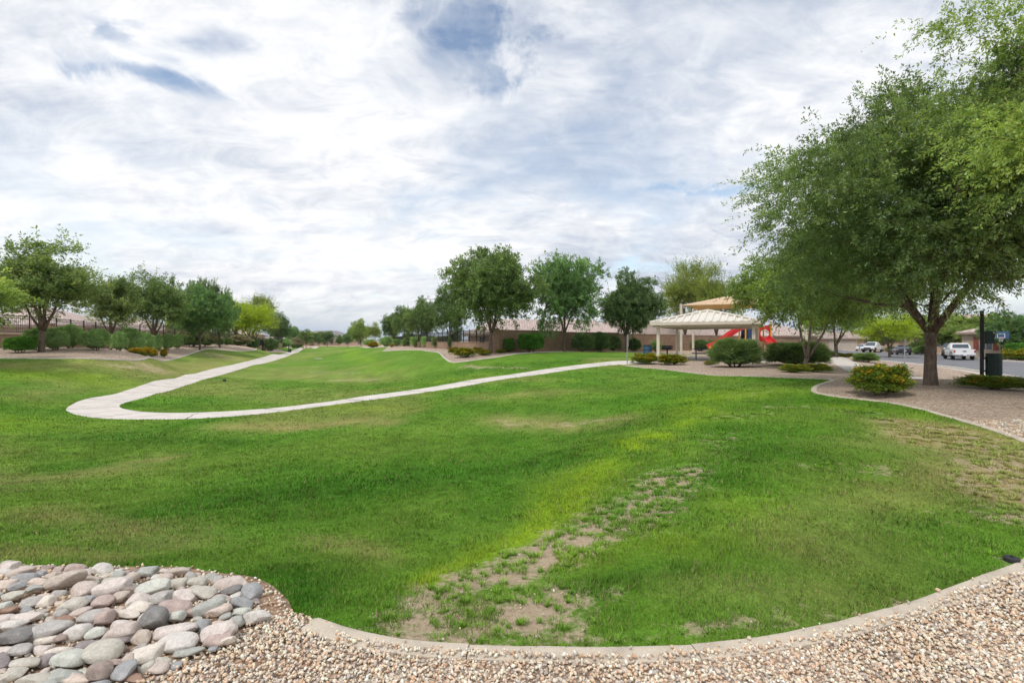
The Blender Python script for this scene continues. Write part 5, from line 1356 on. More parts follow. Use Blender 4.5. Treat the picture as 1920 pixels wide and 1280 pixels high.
houseR('small gable roofed house seen under the pavilion roof', 1282, 88, 612, 8, 8, h=1.5, gable=True, roof='roof_brown', wins=(('f', 0, 1.5, 1.4, 1.1),))
houseR('house with a long pink roof seen between pavilion posts', 1345, 96, 613, 14, 10, h=1.5, wins=(('f', 3, 1.5, 1.2, 1.2), ('f', -3, 1.5, 1.2, 1.2)))
houseR('house with a pink hip roof right of the red slide', 1452, 100, 607, 11, 10, h=1.45, wins=(('f', 2, 1.5, 1.4, 1.2),), wall='stucco_brown')
p = at(1583, 114)
house('house', 'house with a closed garage door at the bend of the street', p.x, p.y, EYE - 1.9, R(-20), 17, 11, 2.7, 1.4, wall='stucco_tan', garage=(-1.5, 4.8), wins=(('f', 3.9, 1.5, 1.6, 1.3),), group='houses at the street bend', roof='roof_brown')
p = at(1520, 120)
house('house', 'house with a low brown roof behind the two stemmed tree', p.x, p.y, EYE - 1.7, R(-5), 14, 10, 2.7, 1.7, wall='stucco_brown', wins=(('f', 3, 1.5, 1.4, 1.2),), group='houses at the street bend', roof='roof_brown')
p = at(1636, 124)
house('house', 'gabled house behind the far parked pickup', p.x, p.y, EYE - 1.95, R(-32), 12, 11, 2.7, 1.9, wall='stucco_tan', wins=(('f', -2, 1.5, 1.5, 1.3), ('f', 2.6, 1.5, 1.5, 1.3)), group='houses at the street bend', roof='roof_brown', gable=True)
GST = 'houses across the street'
house('house', 'tan house with a red shuttered window at the right picture edge', 67.5, 62.5, EYE - 1.95, R(-52), 17, 12, 3.2, 2.0, wall='stucco_beige', wins=(('f', -6.2, 1.7, 1.1, 1.5), ('f', 1, 1.7, 1.6, 1.4)), group=GST)
house('house', 'pink roofed house hidden behind the light green trees', 83, 92, EYE - 1.95, R(-57), 17, 12, 3.6, 3.2, wall='stucco_tan', wins=(('f', -3, 1.7, 1.4, 1.4),), group=GST)
house('house', 'house behind the dark sedan and street trees', 88, 118, EYE - 1.95, R(-60), 16, 12, 2.8, 1.9, wall='stucco_brown', wins=(('f', 0, 1.6, 1.4, 1.4),), group=GST)
GFE = 'houses closing the far end of the lawn'
for u, z, rz, lab, wl in ((560, 262, .1, 'far brown walled house left of the lawn end', 'stucco_brown'), (598, 275, -.2, 'far house straight beyond the end of the path', 'stucco_tan'), (634, 268, .3, 'far pinkish house below the right side of the mountain', 'stucco_brown'), (668, 250, 0, 'far house behind the tall light green tree', 'stucco_tan'), (520, 240, .4, 'far house behind the end of the left tree row', 'stucco_tan')):
    p = at(u, z); house('house', lab, p.x, p.y, p.z, rz, 13, 10, 2.8, 1.7, wall=wl, wins=(('f', -3, 1.5, 1.5, 1.2), ('f', 3, 1.5, 1.5, 1.2)), group=GFE)
# red shutters either side of the window of the house at the right edge
for o in [o for o in bpy.data.objects if o.get('label', '').startswith('tan house with a red')]:
    for s in (-1, 1):
        m_ = MB(); m_.box((-6.2 + s * .92, -6.05, 1.7), (.5, .06, 1.7)); m_.build('shutter', M['shutter'], o)

def mountains():
    rng = np.random.RandomState(8)
    n, m = 220, 24; X = np.linspace(-3200, 2600, n); V = []; F = []
    base = 3600
    prof = 14 + 16 * fbm(X / 420 + 5, X * 0 + 2, 5) + 0
    for cx, hh, wd in ((-1400, 88, 62), (-1500, 66, 60), (-1570, 40, 90), (-1900, 40, 200), (-800, 30, 160), (300, 26, 300), (1400, 50, 300)):
        prof = prof + hh * np.exp(-((X - cx) / wd) ** 2) * .8
    for j in range(m):
        t = j / (m - 1); k = math.sin(t * math.pi)
        z = (prof * k) * (.8 + .4 * fbm(X / 90 + 3, X * 0 + j * .35, 4)) - 8
        for i in range(n): V.append((X[i], base + t * 900, z[i] if 0 < j < m - 1 else -30))
    F = [(j * n + i, j * n + i + 1, (j + 1) * n + i + 1, (j + 1) * n + i) for j in range(m - 1) for i in range(n - 1)]
    me = np_mesh('hills', np.array(V), np.array(F), None, True)
    o = link_mesh('hills', me, None, M['rock_hill']); tag(o, kind='structure')
mountains()
# ------------------------------------------------------------------ pavilion, shade canopy, playground, furniture
def pavilion():
    A = Vector((10.0, 35.0)); ux = Vector((.89, -.456)); uy = Vector((.456, .89))
    ctr = A + ux * 2.95 + uy * 3.8; zg = .32
    r = empty('picnic_pavilion', (ctr.x, ctr.y, zg), math.atan2(ux.y, ux.x), 'cream metal picnic pavilion with a ribbed hip roof beside the playground', 'pavilion')
    hx, hy, eh, rise = 2.95, 3.8, 2.38, .86
    for sx in (-1, 1):
        for sy in (-1, 1):
            m = MB(); m.box((sx * hx, sy * hy, eh / 2 - .1), (.2, .2, eh + .1), bevel=.012); p = m.build('post', M['cream'], r)
            b = MB(); b.box((sx * hx, sy * hy, .03), (.34, .34, .03)); b.build('base_plate', M['cream'], p)
    W2, D2 = hx + .46, hy + .5; rl = D2 - W2 * .8
    m = MB()
    for sx in (-1, 1): m.box((sx * hx, 0, eh - .02), (.14, hy * 2 - .2, .24))
    for sy in (-1, 1): m.box((0, sy * hy, eh - .02), (hx * 2 - .2, .14, .24))
    m.build('beam', M['cream'], r)
    e, t = eh + .14, eh + .14 + rise
    a, b, c, d = Vector((-W2, -D2, e)), Vector((W2, -D2, e)), Vector((W2, D2, e)), Vector((-W2, D2, e))
    p, q = Vector((0, -rl, t)), Vector((0, rl, t))
    rf = MB()
    def quad_ribs(e0, e1, t0, t1, n):
        # ribbed sheet: trapezoidal ribs running up the slope
        nrm = (e1 - e0).cross((t0 + t1) / 2 - e0).normalized()
        if nrm.z < 0: nrm = -nrm
        ed = (e1 - e0); L = ed.length; ed.normalize()
        for k in range(n):
            s = (k + .5) / n * L
            base = e0 + ed * s
            # length up the slope at this station
            up = nrm.cross(ed).normalized()
            if up.z < 0: up = -up
            s0 = (t0 - e0).dot(ed); s1 = (t1 - e0).dot(ed); H = (t0 - e0).dot(up)
            if s < s0: h = H * s / s0
            elif s > s1: h = H * (L - s) / (L - s1)
            else: h = H
            if h < .15: continue
            w0, w1, hh = .09, .05, .1
            pts = []
            for dz, f in ((0, 0), (0, 1)):
                o_ = base + up * (h - .02) * f
                pts.append([o_ - ed * w0, o_ - ed * w1 + nrm * hh, o_ + ed * w1 + nrm * hh, o_ + ed * w0])
            v0 = [rf.bm.verts.new(x) for x in pts[0]]; v1 = [rf.bm.verts.new(x) for x in pts[1]]
            for i in range(3): rf.bm.faces.new((v0[i], v0[i + 1], v1[i + 1], v1[i]))
            rf.bm.faces.new(v0); rf.bm.faces.new(v1[::-1])
    for f in ((a, b, p), (b, c, q, p), (c, d, q), (d, a, p, q)): rf.slab(f, .05)
    quad_ribs(a, b, p, p, 15); quad_ribs(c, d, q, q, 15); quad_ribs(b, c, p, q, 19); quad_ribs(d, a, q, p, 19)
    ro = rf.build('roof', M['cream_roof'], r)
    hp = MB()
    for s0, s1 in ((a, p), (b, p), (c, q), (d, q), (p, q)): hp.tube([s0 + Vector((0, 0, .07)), s1 + Vector((0, 0, .08))], .07, 6)
    hp.build('ridge_cap', M['cream_roof'], ro)
    f = MB()
    for p0, p1 in ((a, b), (b, c), (c, d), (d, a)):
        mid = (p0 + p1) / 2; L = (p1 - p0).length; an = math.atan2(p1.y - p0.y, p1.x - p0.x); f.box((mid.x, mid.y, e - .05), (L + .06, .06, .2), rz=an)
    f.build('fascia', M['cream'], r)
    return r, ux, uy, ctr
pav, UX, UY, PC = pavilion()
ANG = math.atan2(UX.y, UX.x)

def shade_canopy():
    L0 = Vector((15.85, 48)); w_, d_ = 10.2, 8.0
    c = L0 + UX * w_ / 2 + UY * d_ / 2; zg = .33
    r = empty('shade_canopy', (c.x, c.y, zg), ANG, 'tan fabric shade canopy on tall cream posts over the playground', 'shade canopy')
    eh, rise = 4.65, 1.25
    for sx in (-1, 1):
        for sy in (-1, 1):
            m = MB(); m.tube([(sx * w_ / 2, sy * d_ / 2, -.2), (sx * w_ / 2, sy * d_ / 2, eh + .12)], .13, 14); m.build('post', M['cream'], r, True)
    # taut cloth: edges sag between the corners, four panels rise to a short ridge
    n = 16; V = []; F = []
    for i in range(n + 1):
        for j in range(n + 1):
            s, t = i / n * 2 - 1, j / n * 2 - 1
            k = max(abs(s), abs(t)); x = s * w_ / 2; y = t * d_ / 2
            # pull the edges inward
            x *= 1 - .10 * (1 - t * t) * abs(s) ** 2; y *= 1 - .10 * (1 - s * s) * abs(t) ** 2
            z = eh + rise * max(0, (1 - k)) ** .92 + .0
            z -= .10 * (1 - min(abs(s), abs(t)) ** 2) * k ** 6 * 0 
            V.append((x, y, z)); 
    F = [(i * (n + 1) + j, (i + 1) * (n + 1) + j, (i + 1) * (n + 1) + j + 1, i * (n + 1) + j + 1) for i in range(n) for j in range(n)]
    me = np_mesh('fabric', np.array(V), np.array(F), np.tile(np.array([(.78, .6, .42)]), (len(V), 1)), False)
    o = link_mesh('fabric', me, r, M['canvas'])
    so_ = o.modifiers.new('thick', 'SOLIDIFY'); so_.thickness = .012
    m = MB()
    for sx in (-1, 1):
        for sy in (-1, 1): m.tube([(sx * w_ / 2, sy * d_ / 2, eh - .02), (sx * .25, sy * .15, eh + rise - .08)], .04, 6)
    m.build('rafter', M['cream'], r)
shade_canopy()

def playground():
    c = Vector((21.9, 46.2)); zg = g1(c.x, c.y)
    r = empty('play_structure', (c.x, c.y, zg), R(-9), 'red and yellow play structure with two slides under the shade canopy', 'play structure')
    hx, hy = 1.05, 1.0
    for i, (x, y) in enumerate(((-hx, -hy), (hx, -hy), (hx, hy), (-hx, hy), (0, -hy), (0, hy))):
        m = MB(); m.tube([(x, y, -.2), (x, y, 3.0 if i < 4 else 2.6)], .065, 12); m.lathe([(.001, 3.08 if i < 4 else 2.68), (.07, 3.05 if i < 4 else 2.65), (.08, 2.98 if i < 4 else 2.58)], 12, (x, y, 0)); m.build('post', M['yellow'], r, True)
    m = MB(); m.box((0, 0, 1.4), (2.1, 2.0, .08), bevel=.01); m.build('deck', M['blue'], r)
    # red enclosure panel with a round opening facing the camera
    def panel(x0, x1, y, z0, z1, rad, nm='panel'):
        b = MB(); n = 40; out, inn = [], []
        cx, cz = (x0 + x1) / 2, (z0 + z1) / 2
        for k in range(n):
            t = 2 * math.pi * k / n; co_s, si = math.cos(t), math.sin(t)
            f = min((x1 - x0) / 2 / max(abs(co_s), 1e-6), (z1 - z0) / 2 / max(abs(si), 1e-6))
            for lst, q in ((out, f), (inn, rad)): lst.append([(cx + co_s * q, y + s * .03, cz + si * q) for s in (-1, 1)])
        vo = [[b.bm.verts.new(p) for p in pr] for pr in out]; vi = [[b.bm.verts.new(p) for p in pr] for pr in inn]
        for k in range(n):
            j = (k + 1) % n
            b.bm.faces.new((vo[k][0], vo[j][0], vi[j][0], vi[k][0])); b.bm.faces.new((vo[j][1], vo[k][1], vi[k][1], vi[j][1]))
            b.bm.faces.new((vi[k][0], vi[j][0], vi[j][1], vi[k][1])); b.bm.faces.new((vo[j][0], vo[k][0], vo[k][1], vo[j][1]))
        return b.build(nm, M['red'], r)
    panel(.08, 1.0, -hy, 1.3, 2.7, .36)
    m = MB(); m.box((-.5, -hy, 1.95), (.8, .05, .95), bevel=.01); m.build('side_panel', M['blue'], r)
    m = MB(); m.box((-.5, hy, 1.95), (.8, .05, .95), bevel=.01); m.build('side_panel', M['blue'], r)
    def slide(name, pts, w_):
        b = MB(); prof = [(-w_ / 2 - .05, .32), (-w_ / 2, .34), (-w_ / 2 + .06, .05), (-w_ / 2 + .16, 0), (w_ / 2 - .16, 0), (w_ / 2 - .06, .05), (w_ / 2, .34), (w_ / 2 + .05, .32), (w_ / 2, -.03), (w_ / 2 - .18, -.07), (-w_ / 2 + .18, -.07), (-w_ / 2, -.03)]
        rings = []
        for i, p_ in enumerate(pts):
            p_ = Vector(p_); d_ = (Vector(pts[min(i + 1, len(pts) - 1)]) - Vector(pts[max(i - 1, 0)])); dh = Vector((d_.x, d_.y, 0)).normalized(); side = Vector((-dh.y, dh.x, 0)); upv = d_.normalized().cross(side).normalized()
            if upv.z < 0: upv = -upv
            rings.append([b.bm.verts.new(p_ + side * a + upv * h) for a, h in prof])
        n = len(prof)
        for r0, r1 in zip(rings, rings[1:]):
            for j in range(n): b.bm.faces.new((r0[j], r0[(j + 1) % n], r1[(j + 1) % n], r1[j]))
        b.bm.faces.new(rings[0]); b.bm.faces.new(rings[-1][::-1])
        return b.build(name, M['red'], r, True, 50)
    def curve(a, b_, c_, d_, n=12):
        a, b_, c_, d_ = map(Vector, (a, b_, c_, d_)); return [(1 - t) ** 3 * a + 3 * (1 - t) ** 2 * t * b_ + 3 * (1 - t) * t * t * c_ + t ** 3 * d_ for t in [k / n for k in range(n + 1)]]
    # main chute comes down towards the camera on the right
    slide('slide', curve((.55, -hy - .02, 1.46), (.6, -hy - .7, 1.45), (.85, -hy - 1.7, .3), (1.15, -hy - 2.6, .25)), .8)
    # curved slide sweeping off to the left from a higher deck
    slide('slide', curve((-hx, -.5, 2.4), (-hx - .9, -.5, 2.35), (-hx - 1.5, -.6, 1.2), (-hx - 3.0, -.8, .7)), 1.0)
    m = MB(); m.box((-.52, 0, 2.3), (1.05, 1.6, .07)); m.build('upper_deck', M['blue'], r)
    m = MB()
    for k in range(5): m.tube([(hx + .06 + k * .14, hy * .2 - .35, .25 * (5 - k) + .05), (hx + .06 + k * .14, hy * .2 + .45, .25 * (5 - k) + .05)], .03, 6)
    for yy in (-.2, .7): m.tube([(hx, yy, 2.3), (hx + .5, yy, 1.9), (hx + .75, yy, .1)], .025, 6)
    m.build('climber', M['blue'], r, True)
    m = MB(); m.tube([(-hx - 1.9, -.3, .95), (-hx - 1.9, -.3, -.2)], .05, 10); m.tube([(1.0, -hy - 1.9, .35), (1.0, -hy - 1.9, -.2)], .05, 10); m.build('slide_support', M['yellow'], r, True)
    # single yellow panel post with a red disc seen left, by the table
    p = at(1332, 43); g = empty('spring_rider', (p.x, p.y, p.z), .3, 'yellow post with a red round rider seen beyond the picnic table', 'play equipment')
    m = MB(); m.tube([(0, 0, -.1), (0, 0, .98)], .085, 12); m.build('post', M['yellow'], g, True)
    m = MB(); m.lathe([(.01, -.1), (.25, -.09), (.3, 0), (.25, .09), (.01, .1)], 24, (0, -.16, .38), 'Y'); m.build('disc', M['orange'], g, True)
playground()

def picnic_table():
    p = at(1322, 36.2); r = empty('picnic_table', (p.x, p.y, .33), ANG + .15, 'dark blue metal picnic table under the pavilion roof', 'picnic table')
    def slats(x0, x1, y0, y1, z, n):
        m = MB(); m.span((x0, y0, z - .03), (x1, y0 + .03, z)); m.span((x0, y1 - .03, z - .03), (x1, y1, z))
        for k in range(n): m.box(((x0 + x1) / 2, y0 + (y1 - y0) * (k + .5) / n, z - .012), (x1 - x0, (y1 - y0) / n * .72, .02))
        return m
    slats(-.9, .9, -.38, .38, .76, 9).build('tabletop', M['blue'], r)
    for s in (-1, 1):
        slats(-.9, .9, s * .74 - .13, s * .74 + .13, .45, 4).build('seat', M['blue'], r)
    for s in (-1, 1):
        m = MB(); x = s * .6
        m.tube([(x, -.3, .72), (x, -.3, .02), (x, -.55, .02)], .03, 8); m.tube([(x, .3, .72), (x, .3, .02), (x, .55, .02)], .03, 8)
        m.tube([(x, -.8, .4), (x, .8, .4)], .03, 8); m.tube([(x, -.8, .42), (x, -.8, .02)], .03, 8); m.tube([(x, .8, .42), (x, .8, .02)], .03, 8)
        m.build('leg_frame', M['blue'], r, True)
picnic_table()

def bbq_grill():
    p = at(1251, 37.0); r = empty('barbecue_grill', p, ANG, 'black park grill on a pedestal between the left pavilion posts', 'grill')
    m = MB(); m.tube([(0, 0, -.1), (0, 0, .72)], .05, 10); m.build('pedestal', M['black'], r, True)
    m = MB(); m.span((-.33, -.26, .68), (.33, .26, .72)); m.span((-.33, .23, .72), (.33, .26, .98)); m.span((-.33, -.26, .72), (-.3, .23, .98)); m.span((.3, -.26, .72), (.33, .23, .98)); m.span((-.3, -.26, .72), (.3, -.23, .88)); m.build('firebox', M['black'], r)
    m = MB()
    for k in range(12): m.box((-.27 + k * .049, -.02, .9), (.012, .46, .012))
    m.build('grate', M['galv'], r)
bbq_grill()
def litter_barrel():
    p = at(1214, 38.5); r = empty('litter_barrel', p, 0, 'blue round litter barrel behind the yellow lantana left of the pavilion', 'litter bin')
    m = MB(); m.lathe([(.30, 0), (.33, .03), (.33, .3), (.345, .32), (.345, .35), (.33, .37), (.33, .62), (.345, .64), (.345, .67), (.33, .69), (.335, .86), (.35, .88), (.35, .92), (.31, .92), (.31, .1)], 28); m.build('barrel', M['blue_bin'], r, True)
    m = MB(); m.lathe([(.3, .86), (.3, .95), (.29, .95), (.285, .86)], 24); m.build('liner', M['black'], r, True)
litter_barrel()
def sign_post(u, z, h, sw, sh, label, rz=0.0, plate=True):
    p = at(u, z); r = empty('sign_post', p, rz, label, 'sign')
    m = MB(); m.tube([(0, 0, -.2), (0, 0, h - .06)], .03, 10); m.build('post', M['galv'], r, True)
    if plate:
        m = MB(); m.box((0, -.04, h - sh / 2), (sw, .012, sh), bevel=.004); m.build('sign_plate', M['galv'], r)
    return r
sign_post(1176, 31, 1.78, .3, .74, 'slim grey sign post with a narrow plate at the end of the concrete path', R(60))
sign_post(1696, 27.5, 1.72, .3, .5, 'thin grey sign post by the street in front of the dark sedan', R(58))
sign_post(1611, 46, 1.2, .2, .3, 'short thin post at the kerb beyond the grassy shrub', R(40))

def bag_station():
    p = at(1841, 16.6); r = empty('dog_waste_station', p, R(-30), 'black post with a bag dispenser and a dark green bin by the street', 'dog waste station')
    m = MB(); m.box((0, 0, 1.05), (.09, .09, 2.4), bevel=.006); m.build('post', M['black'], r)
    m = MB(); m.box((.19, 0, 1.36), (.24, .16, .36), bevel=.02); m.box((.19, 0, 1.56), (.27, .19, .05), bevel=.015); m.box((.2, -.1, 1.22), (.15, .08, .03)); m.build('bag_dispenser', M['green_dark'], r)
    m = MB(); m.lathe([(.18, -.0), (.19, .02), (.19, .68), (.205, .69), (.205, .73), (.175, .73), (.175, .05)], 28, (.29, 0, .14)); m.build('bin', M['green_dark'], r, True)
    b = MB()
    for k in range(28):
        t = 2 * math.pi * k / 28; b.box((.29 + .197 * math.cos(t), .197 * math.sin(t), .48), (.012, .03, .6), rz=t)
    b.build('bin_slats', M['green_dark'], r)
    m = MB(); m.box((.08, 0, .7), (.12, .05, .05)); m.box((.08, 0, .3), (.12, .05, .05)); m.build('bracket', M['black'], r)
bag_station()
def far_station():
    p = at(541, 91); r = empty('dog_waste_station', p, 0, 'small dark dog waste post standing where the bed meets the concrete path', 'dog waste station')
    m = MB(); m.box((0, 0, .6), (.09, .09, 1.9)); m.build('post', M['black'], r)
    m = MB(); m.lathe([(.2, 0), (.22, .02), (.22, .55), (.2, .57)], 16, (.28, 0, .05)); m.build('bin', M['green_dark'], r, True)
    m = MB(); m.box((.0, -.08, 1.25), (.25, .14, .36), bevel=.02); m.build('bag_dispenser', M['green_dark'], r)
    p = at(492, 85); r = empty('sign_board', p, R(12), 'black square board on a post under the palo verde trees', 'sign')
    m = MB(); m.box((0, 0, .85), (.14, .14, 1.9)); m.build('post', M['black'], r)
    m = MB(); m.box((-.25, -.09, 1.45), (1.0, .06, .9), bevel=.02); m.build('board', M['black'], r)
far_station()
# yellow hydrant
p = at(1554, 43); r = empty('fire_hydrant', p, 0, 'yellow fire hydrant beside the street left of the leaning trunk', 'fire hydrant')
m = MB(); m.lathe([(.14, -.05), (.14, .04), (.1, .05), (.1, .42), (.13, .43), (.13, .47), (.1, .5), (.06, .57), (.02, .6)], 18); m.build('barrel', M['hydrant'], r, True)
for s in (-1, 1):
    m = MB(); m.lathe([(.05, 0), (.05, .1), (.065, .1), (.065, .13)], 10, (0, 0, .34), 'X')
    o = m.build('outlet', M['hydrant'], r, True); o.scale.x = s; o.location.x = s * .06
m = MB(); m.lathe([(.03, .6), (.03, .65)], 8); m.build('cap_nut', M['hydrant'], r)
# concrete covers and sprinkler heads in the lawn
p = ray(597, 673); r = empty('drain_cover', p, R(15), 'pale concrete drain cover lying flat in the far lawn', 'drain cover')
m = MB(); m.box((0, 0, .05), (1.0, .8, .12), bevel=.015); m.build('slab', M['concrete'], r); m = MB(); m.box((0, 0, .115), (.6, .5, .02)); m.build('lid', M['galv'], r)
p = ray(421, 714.5); r = empty('valve_box', p, .4, 'small black valve cap in the lawn inside the path loop', 'valve box')
m = MB(); m.lathe([(.1, -.05), (.1, .1), (.085, .12), (.01, .125)], 18); m.build('cap', M['black'], r, True)
p = ray(1897, 1051); r = empty('sprinkler_head', p, .3, 'black ribbed sprinkler cap in the lawn edge beside the kerb at right', 'sprinkler')
m = MB(); m.lathe([(.045, -.03), (.047, .008), (.042, .01), (.042, .016), (.047, .018), (.045, .026), (.03, .03), (.004, .031)], 24); m.build('cap', M['plastic_dark'], r, True)
m = MB(); m.lathe([(.012, .03), (.012, .036), (.004, .037)], 12); m.build('nozzle', M['black'], r, True)

# ------------------------------------------------------------------ vehicles (x forward)
def wheel(r, x, y, rad, w_, s):
    m = MB(); m.lathe([(rad * .6, -w_ / 2), (rad * .93, -w_ / 2), (rad, -w_ * .35), (rad, w_ * .35), (rad * .93, w_ / 2), (rad * .6, w_ / 2)], 28, (x, y, rad), 'Y'); o = m.build('wheel', M['tyre'], r, True)
    k = MB(); k.lathe([(.02, w_ * .2 * s), (rad * .5, w_ * .25 * s), (rad * .6, w_ * .47 * s), (rad * .62, w_ * .3 * s), (.02, w_ * .1 * s)], 24, (x, y, rad), 'Y'); k.build('rim', M['rim'], o, True)
def loft(name, secs, mat, parent, smooth=True):
    """secs: list of (x, [(y, z)...]) mirrored closed rings"""
    m = MB(); rings = [[m.bm.verts.new((x, y, z)) for y, z in pts] for x, pts in secs]
    n = len(rings[0])
    for r0, r1 in zip(rings, rings[1:]):
        for j in range(n): m.bm.faces.new((r0[j], r0[(j + 1) % n], r1[(j + 1) % n], r1[j]))
    m.bm.faces.new(rings[0]); m.bm.faces.new(rings[-1][::-1])
    return m.build(name, mat, parent, smooth, 35)
def ring(hw, z0, z1, tum=.0, ch=.06):
    """body cross section: half width, bottom, top, inward lean of the top"""
    r_ = [(hw - .05, z0), (hw, z0 + ch), (hw, z0 + (z1 - z0) * .6), (hw - tum, z1 - ch), (hw - tum - ch, z1)]
    return r_ + [(-y, z) for y, z in r_[::-1]]
def pickup(label, loc, rz, paint_):
    r = empty('pickup_truck', loc, rz, label, 'pickup truck', 'parked pickup trucks'); P_ = M[paint_]
    loft('body', [(-2.75, ring(.95, .55, 1.12, .03)), (-2.6, ring(1.0, .48, 1.14, .03)), (-1.0, ring(1.0, .45, 1.14, .03)), (1.0, ring(1.0, .45, 1.12, .04)), (1.3, ring(1.0, .45, 1.13, .05)), (2.4, ring(.97, .45, 1.06, .09)), (2.72, ring(.9, .5, .95, .1)), (2.8, ring(.82, .55, .85, .1))], P_, r)
    cab = loft('cab', [(-.95, ring(.93, 1.05, 1.4, .04)), (-.8, ring(.93, 1.05, 1.86, .16)), (-.4, ring(.93, 1.05, 1.92, .17)), (.35, ring(.93, 1.05, 1.9, .17)), (.65, ring(.93, 1.05, 1.8, .16)), (1.4, ring(.92, 1.02, 1.13, .05))], P_, r)
    g = MB()
    g.bm.faces.new([g.bm.verts.new(q) for q in ((-.965, -.74, 1.36), (-.965, .74, 1.36), (-.83, .7, 1.76), (-.83, -.7, 1.76))])
    g.bm.faces.new([g.bm.verts.new(q) for q in ((1.36, -.78, 1.2), (1.36, .78, 1.2), (.72, .68, 1.8), (.72, -.68, 1.8))])
    o = g.build('glass', M['glass'], r); sm = o.modifiers.new('thick', 'SOLIDIFY'); sm.thickness = .03; sm.offset = 0
    for s in (-1, 1):
        g = MB(); g.bm.faces.new([g.bm.verts.new(q) for q in ((-.68, s * .935, 1.22), (.98, s * .94, 1.22), (.52, s * .815, 1.74), (-.62, s * .81, 1.74))]); o = g.build('side_window', M['glass'], r); sm = o.modifiers.new('thick', 'SOLIDIFY'); sm.thickness = .03; sm.offset = 0
    for s in (-1, 1):
        for x in (-1.75, 1.85):
            wheel(r, x, s * .86, .4, .27, s)
            m = MB(); pts = [(x + .5 * math.cos(t), s * 1.0, .42 + .5 * math.sin(t)) for t in [math.pi * k / 10 for k in range(11)]]; m.tube(pts, .045, 6); m.build('wheel_arch', M['plastic_dark'], r, True)
        m = MB(); m.box((-2.73, s * .88, .95), (.09, .14, .3), bevel=.02); m.build('tail_light', M['tail'], r)
        m = MB(); m.box((2.68, s * .74, .86), (.14, .3, .16), bevel=.03); m.build('headlight', M['headlamp'], r)
        m = MB(); m.box((1.0, s * 1.08, 1.25), (.1, .18, .16), bevel=.03); m.build('mirror', P_, r)
        m = MB(); m.box((.05, s * 1.0, 1.0), (.18, .03, .03)); m.build('door_handle', M['chrome'], r)
    m = MB(); m.box((-2.82, 0, .56), (.16, 1.86, .2), bevel=.03); m.build('bumper', M['chrome'], r)
    m = MB(); m.box((2.82, 0, .55), (.16, 1.8, .24), bevel=.04); m.build('bumper', M['plastic_dark'], r)
    m = MB(); m.box((2.8, 0, .82), (.06, 1.1, .2)); m.build('grille', M['plastic_dark'], r)
    m = MB(); m.box((-1.75, 0, 1.125), (1.5, 1.66, .05)); m.build('bed_opening', M['plastic_dark'], r)
    m = MB()
    for s in (-1, 1): m.box((-1.78, s * .93, 1.16), (1.7, .1, .06), bevel=.015)
    m.box((-2.66, 0, 1.16), (.1, 1.8, .06), bevel=.015); m.build('bed_rail', P_, r)
    m = MB(); m.box((-2.775, 0, .98), (.03, .3, .1), bevel=.008); m.build('tailgate_handle', M['plastic_dark'], r)
    m = MB(); m.box((-2.905, 0, .58), (.02, .3, .15)); m.build('licence_plate', M['white'], r)
    return r
def saloon(label, loc, rz, paint_, suv=False):
    r = empty('parked_suv' if suv else 'parked_car', loc, rz, label, 'car', 'parked cars'); P_ = M[paint_]; k = 1.2 if suv else 1.0
    loft('body', [(-2.25, ring(.8, .42, .82 * k, .05)), (-2.1, ring(.88, .32, .95 * k, .05)), (-1.2, ring(.91, .27, .98 * k, .05)), (.9, ring(.91, .27, .95 * k, .05)), (1.9, ring(.88, .3, .82 * k, .09)), (2.25, ring(.78, .4, .68 * k, .1))], P_, r)
    if suv: loft('cabin', [(-2.1, ring(.84, 1.05, 1.2, .05)), (-1.85, ring(.84, 1.05, 1.72, .14)), (.2, ring(.85, 1.05, 1.76, .15)), (1.15, ring(.85, 1.0, 1.13, .05))], M['glass'], r)
    else: loft('cabin', [(-1.75, ring(.8, .88, .98, .04)), (-1.0, ring(.82, .88, 1.38, .16)), (.0, ring(.83, .88, 1.43, .17)), (1.15, ring(.83, .86, .96, .05))], M['glass'], r)
    m = MB(); z = 1.75 if suv else 1.42
    m.box((-.55 if not suv else -.8, 0, z), (1.0 if not suv else 2.0, 1.24, .05), bevel=.02); m.build('roof', P_, r)
    for s in (-1, 1):
        for x in (-1.35, 1.4): wheel(r, x, s * .8, .34 * (1.1 if suv else 1), .22, s)
        m = MB(); m.box((-2.17, s * .68, .78 * k), (.14, .3, .14), bevel=.03); m.build('tail_light', M['tail'], r)
        m = MB(); m.box((2.08, s * .66, .68 * k), (.2, .3, .12), bevel=.03); m.build('headlight', M['headlamp'], r)
        m = MB(); m.box((.85, s * .98, 1.0 * k), (.1, .16, .12), bevel=.03); m.build('mirror', P_, r)
    m = MB(); m.box((-2.25, 0, .5), (.1, 1.5, .2), bevel=.03); m.build('bumper', P_, r)
    m = MB(); m.box((-2.29, 0, .62), (.02, .3, .13)); m.build('licence_plate', M['white'], r)
    return r
def gz(x, y): return Vector((x, y, g1(x, y) + .01))
p = at(1797, 60); pickup('white pickup parked with its tailgate towards us right of the thick trunk', gz(p.x, p.y), math.atan2(.87, .50), 'white_paint')
p = at(1636, 94); pickup('far white pickup facing us across the street', gz(p.x, p.y), math.atan2(-.62, -.78), 'white_paint')
p = at(1689, 79); saloon('dark sedan parked across the street seen from behind', gz(p.x, p.y), math.atan2(.8, .35), 'dark_paint')
p = at(1768, 72); saloon('dark grey sport utility car half hidden behind the thick trunk', gz(p.x + 1, p.y), math.atan2(.75, .6), 'grey_paint', True)
p = at(1620, 104); saloon('white car half hidden behind the far white pickup', gz(p.x, p.y), math.atan2(-.6, -.8), 'white_paint')
